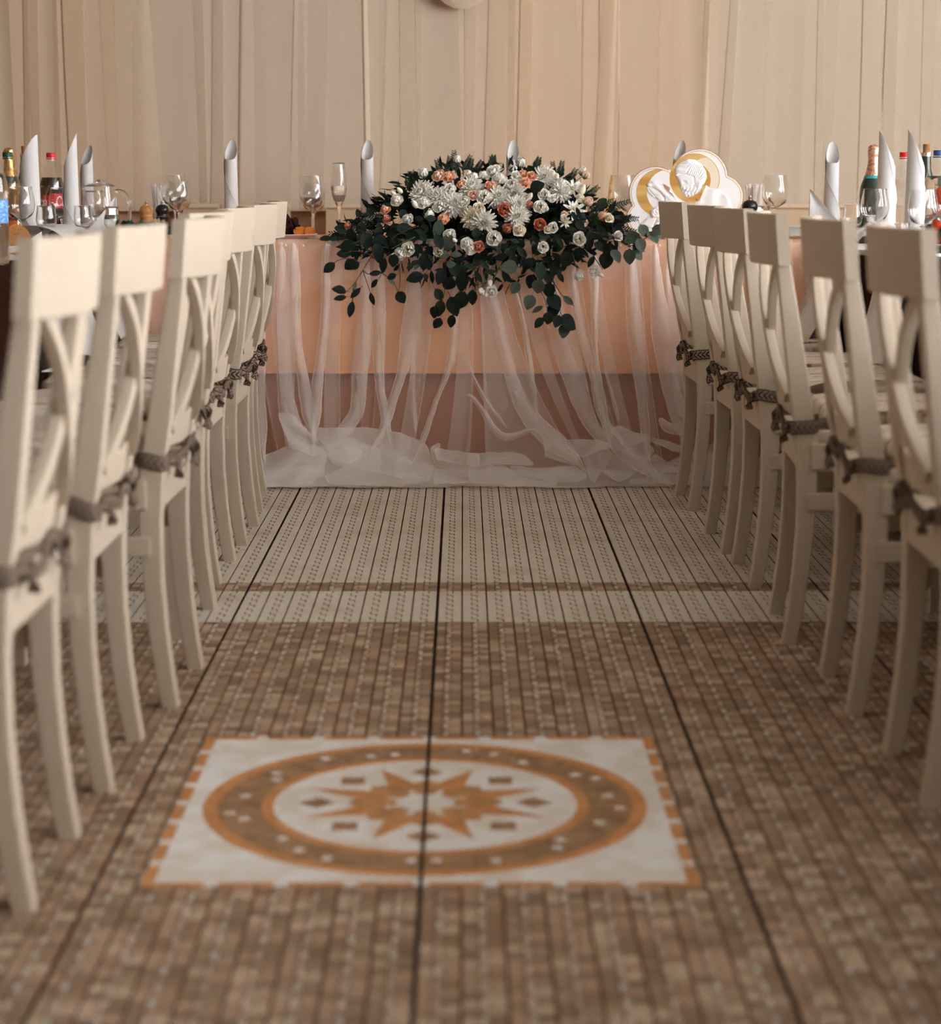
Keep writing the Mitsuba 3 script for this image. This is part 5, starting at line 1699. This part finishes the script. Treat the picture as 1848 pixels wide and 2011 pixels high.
pput('rim', board, -.012, .012, 'plaque_rim')
pput('board', board.buffer(-.0035), .0, .004, 'plaque_white')
pput('gilt_edge', board.buffer(-.0075).difference(board.buffer(-.0095)), .004, .0012, 'plaque_gilt')
halo1 = disc(1005, 500, 266)
halo2 = disc(640, 650, 252).difference(disc(735, 640, 236))
pput('halo', halo1.difference(disc(1075, 520, 0.1)), .004, .0015, 'plaque_gilt')
mat('plaque_pale', (.92, .82, .66), .2, .6, metallic=.6)
pput('halo_glow', disc(1005, 500, 258).intersection(disc(1130, 470, 190)).difference(disc(985, 520, 190)), .0055, .0008, 'plaque_pale')
pput('halo', halo2.intersection(board.buffer(-.010)), .004, .0015, 'plaque_gilt')
pput('inner_cloud', disc(735, 640, 232).difference(halo1), .004, .001, 'plaque_white')
from scipy.ndimage import distance_transform_edt, gaussian_filter
res = 560
x0b, y0b, x1b, y1b = board.bounds
gx = np.linspace(x0b, x1b, res)
gy = np.linspace(y0b, y1b, int(res * (y1b - y0b) / (x1b - x0b)))
dxg = gx[1] - gx[0]
GX, GY = np.meshgrid(gx, gy)
import shapely


def rel(poly, rnd, height):
    msk = shapely.contains_xy(poly, GX.ravel(), GY.ravel()).reshape(GX.shape)
    d = distance_transform_edt(msk) * dxg
    q = np.clip(d / rnd, 0, 1)
    return msk, height * np.sqrt(1 - (1 - q) ** 2)


PG = lambda *pts: sg.Polygon([C4(*p) for p in pts]).buffer(.0016).buffer(-.0016)
joseph_body = PG((1110, 560), (1160, 590), (1270, 610), (1350, 670), (1395, 760), (1420, 900), (1420, 1080), (840, 1080), (860, 900), (960, 790), (1040, 730))
joseph_head = PG((850, 330), (930, 290), (1010, 300), (1080, 350), (1125, 420), (1135, 490), (1105, 560), (1080, 620), (1030, 665), (985, 690), (935, 705), (885, 685), (868, 640), (845, 605), (850, 580), (822, 520), (800, 470), (790, 410), (805, 365))
joseph_face = PG((800, 470), (850, 450), (930, 455), (1000, 480), (1010, 560), (980, 640), (930, 660), (870, 635), (845, 605), (850, 580), (822, 520))
mary_veil = PG((490, 565), (520, 530), (580, 520), (650, 545), (720, 600), (800, 690), (905, 800), (960, 880), (960, 1080), (640, 1080), (560, 1010), (640, 820), (620, 770), (610, 720), (560, 690), (510, 640))
mary_face = PG((500, 590), (560, 590), (640, 640), (690, 700), (690, 760), (650, 772), (625, 765), (618, 735), (600, 715), (575, 690), (520, 640))
baby_head = PG((540, 830), (600, 795), (650, 810), (660, 880), (620, 925), (560, 925), (528, 880))
baby_body = PG((430, 980), (500, 915), (570, 910), (660, 930), (700, 1080), (420, 1080))
arm = PG((760, 700), (830, 720), (1000, 830), (1090, 920), (1090, 1080), (900, 1080), (860, 860))
Hh = np.zeros_like(GX)
lab = np.zeros(GX.shape, int)
px_ = (GX / U_ + CXP - 1180) * 5.435
py_ = (CYP - GY / U_ - 260) * 5.435
for i_, (poly, rnd, hh) in enumerate(((joseph_body, .010, .0065), (arm, .008, .009), (baby_body, .008, .008), (mary_veil, .009, .012), (joseph_head, .016, .012), (joseph_face, .010, .0130), (mary_face, .010, .0075), (baby_head, .009, .0125))):
    msk, h_ = rel(poly, rnd, hh)
    Hh = np.where(msk, np.maximum(h_, Hh * (.12 if hh == .0075 else .35)), Hh)
    lab[msk] = i_ + 1
hair = lab == 5
ph_ = np.arctan2(py_ - 430, px_ - 930)
strands = np.sin(((px_ - 960) * .55 + (py_ - 430) * .85 + 34 * np.sin(px_ * .018 + .6) + 22 * np.sin(py_ * .022)) * .26 + 3 * mnoise(np.stack([px_ * .015, py_ * .015, px_ * 0], -1), 2))
Hh += np.where(hair, .0011 * strands, 0)
beard = ((py_ > 600) & (px_ > 860) & (lab >= 5) & (lab <= 6) & (px_ < 1060)) | ((lab == 6) & (px_ > 985))
Hh += np.where(beard, .0010 * np.sin(px_ * .16 + 2.5 * np.sin(py_ * .05)), 0)
Hh += np.where(lab == 8, .0007 * np.sin(np.hypot(px_ - 600, py_ - 850) * .25), 0)
Hh += np.where((lab == 1) | (lab == 2), .0007 * np.sin((px_ * .6 + py_ * .5) * .06 + 2 * np.sin(py_ * .013)), 0)
Hh += np.where((lab == 4), .0007 * np.sin((px_ - py_) * .075), 0)


def groove(x, y, rx, ry, depth, rot=0):
    global Hh
    c_, s_ = math.cos(rot), math.sin(rot)
    a_ = ((px_ - x) * c_ + (py_ - y) * s_) / rx
    b_ = (-(px_ - x) * s_ + (py_ - y) * c_) / ry
    Hh = Hh - depth * np.exp(-(a_ ** 2 + b_ ** 2))


for a_ in ((905, 550, 26, 9, .0022, .1), (905, 520, 34, 9, -.0016, .1), (850, 575, 14, 30, -.0024, .3), (880, 628, 26, 7, .0020, .2), (890, 650, 22, 9, -.0014, .2), (605, 680, 18, 6, .0016, .2), (640, 742, 16, 5, .0014, .3), (612, 712, 10, 16, -.0012, .4), (590, 870, 12, 5, .0012, 0), (560, 880, 9, 10, -.001, 0), (1050, 560, 22, 34, -.0018, .2)):
    groove(*a_)
Hh = np.where(lab > 0, np.maximum(gaussian_filter(Hh, .8), .0008), 0) * .72
keep = lab > 0
idx = np.arange(GX.size).reshape(GX.shape)
cell = keep[:-1, :-1] & keep[1:, :-1] & keep[:-1, 1:] & keep[1:, 1:]
a_ = idx[:-1, :-1][cell]
b_ = idx[:-1, 1:][cell]
c_ = idx[1:, 1:][cell]
d_ = idx[1:, :-1][cell]
tri = np.vstack([np.stack([a_, b_, c_], 1), np.stack([a_, c_, d_], 1)])
vv = np.stack([GX.ravel(), GY.ravel(), .0045 + Hh.ravel()], 1)
used, inv = np.unique(tri, return_inverse=True)
put(kp, 'relief', shape(trimesh.Trimesh(vv[used], inv.reshape(-1, 3), process=False), 'plaque_white', True), PM)
pput('veil_lining', sg.Polygon([C4(665, 555), C4(740, 600), C4(735, 640), C4(760, 660), C4(790, 700), C4(740, 660), C4(700, 620)]), .012, .003, 'plaque_rim')
pput('collar', sg.Polygon([C4(1100, 560), C4(1125, 570), C4(1085, 660), C4(1060, 720), C4(1030, 735), C4(1020, 715), C4(1060, 680)]), .011, .003, 'plaque_gilt')
bk = box(-.03, .03, -.002, .002, 0, .16)
put(kp, 'back_strut', shape(box(BX - .02, BX + .02, PY + .045, PY + .05, HT + .0005, HT + .17), 'plaque_rim', False))
put(kp, 'foot', shape(box(BX - .10, BX + .10, PY - .02, PY + .05, HT + .0005, HT + .012), 'plaque_rim', False))
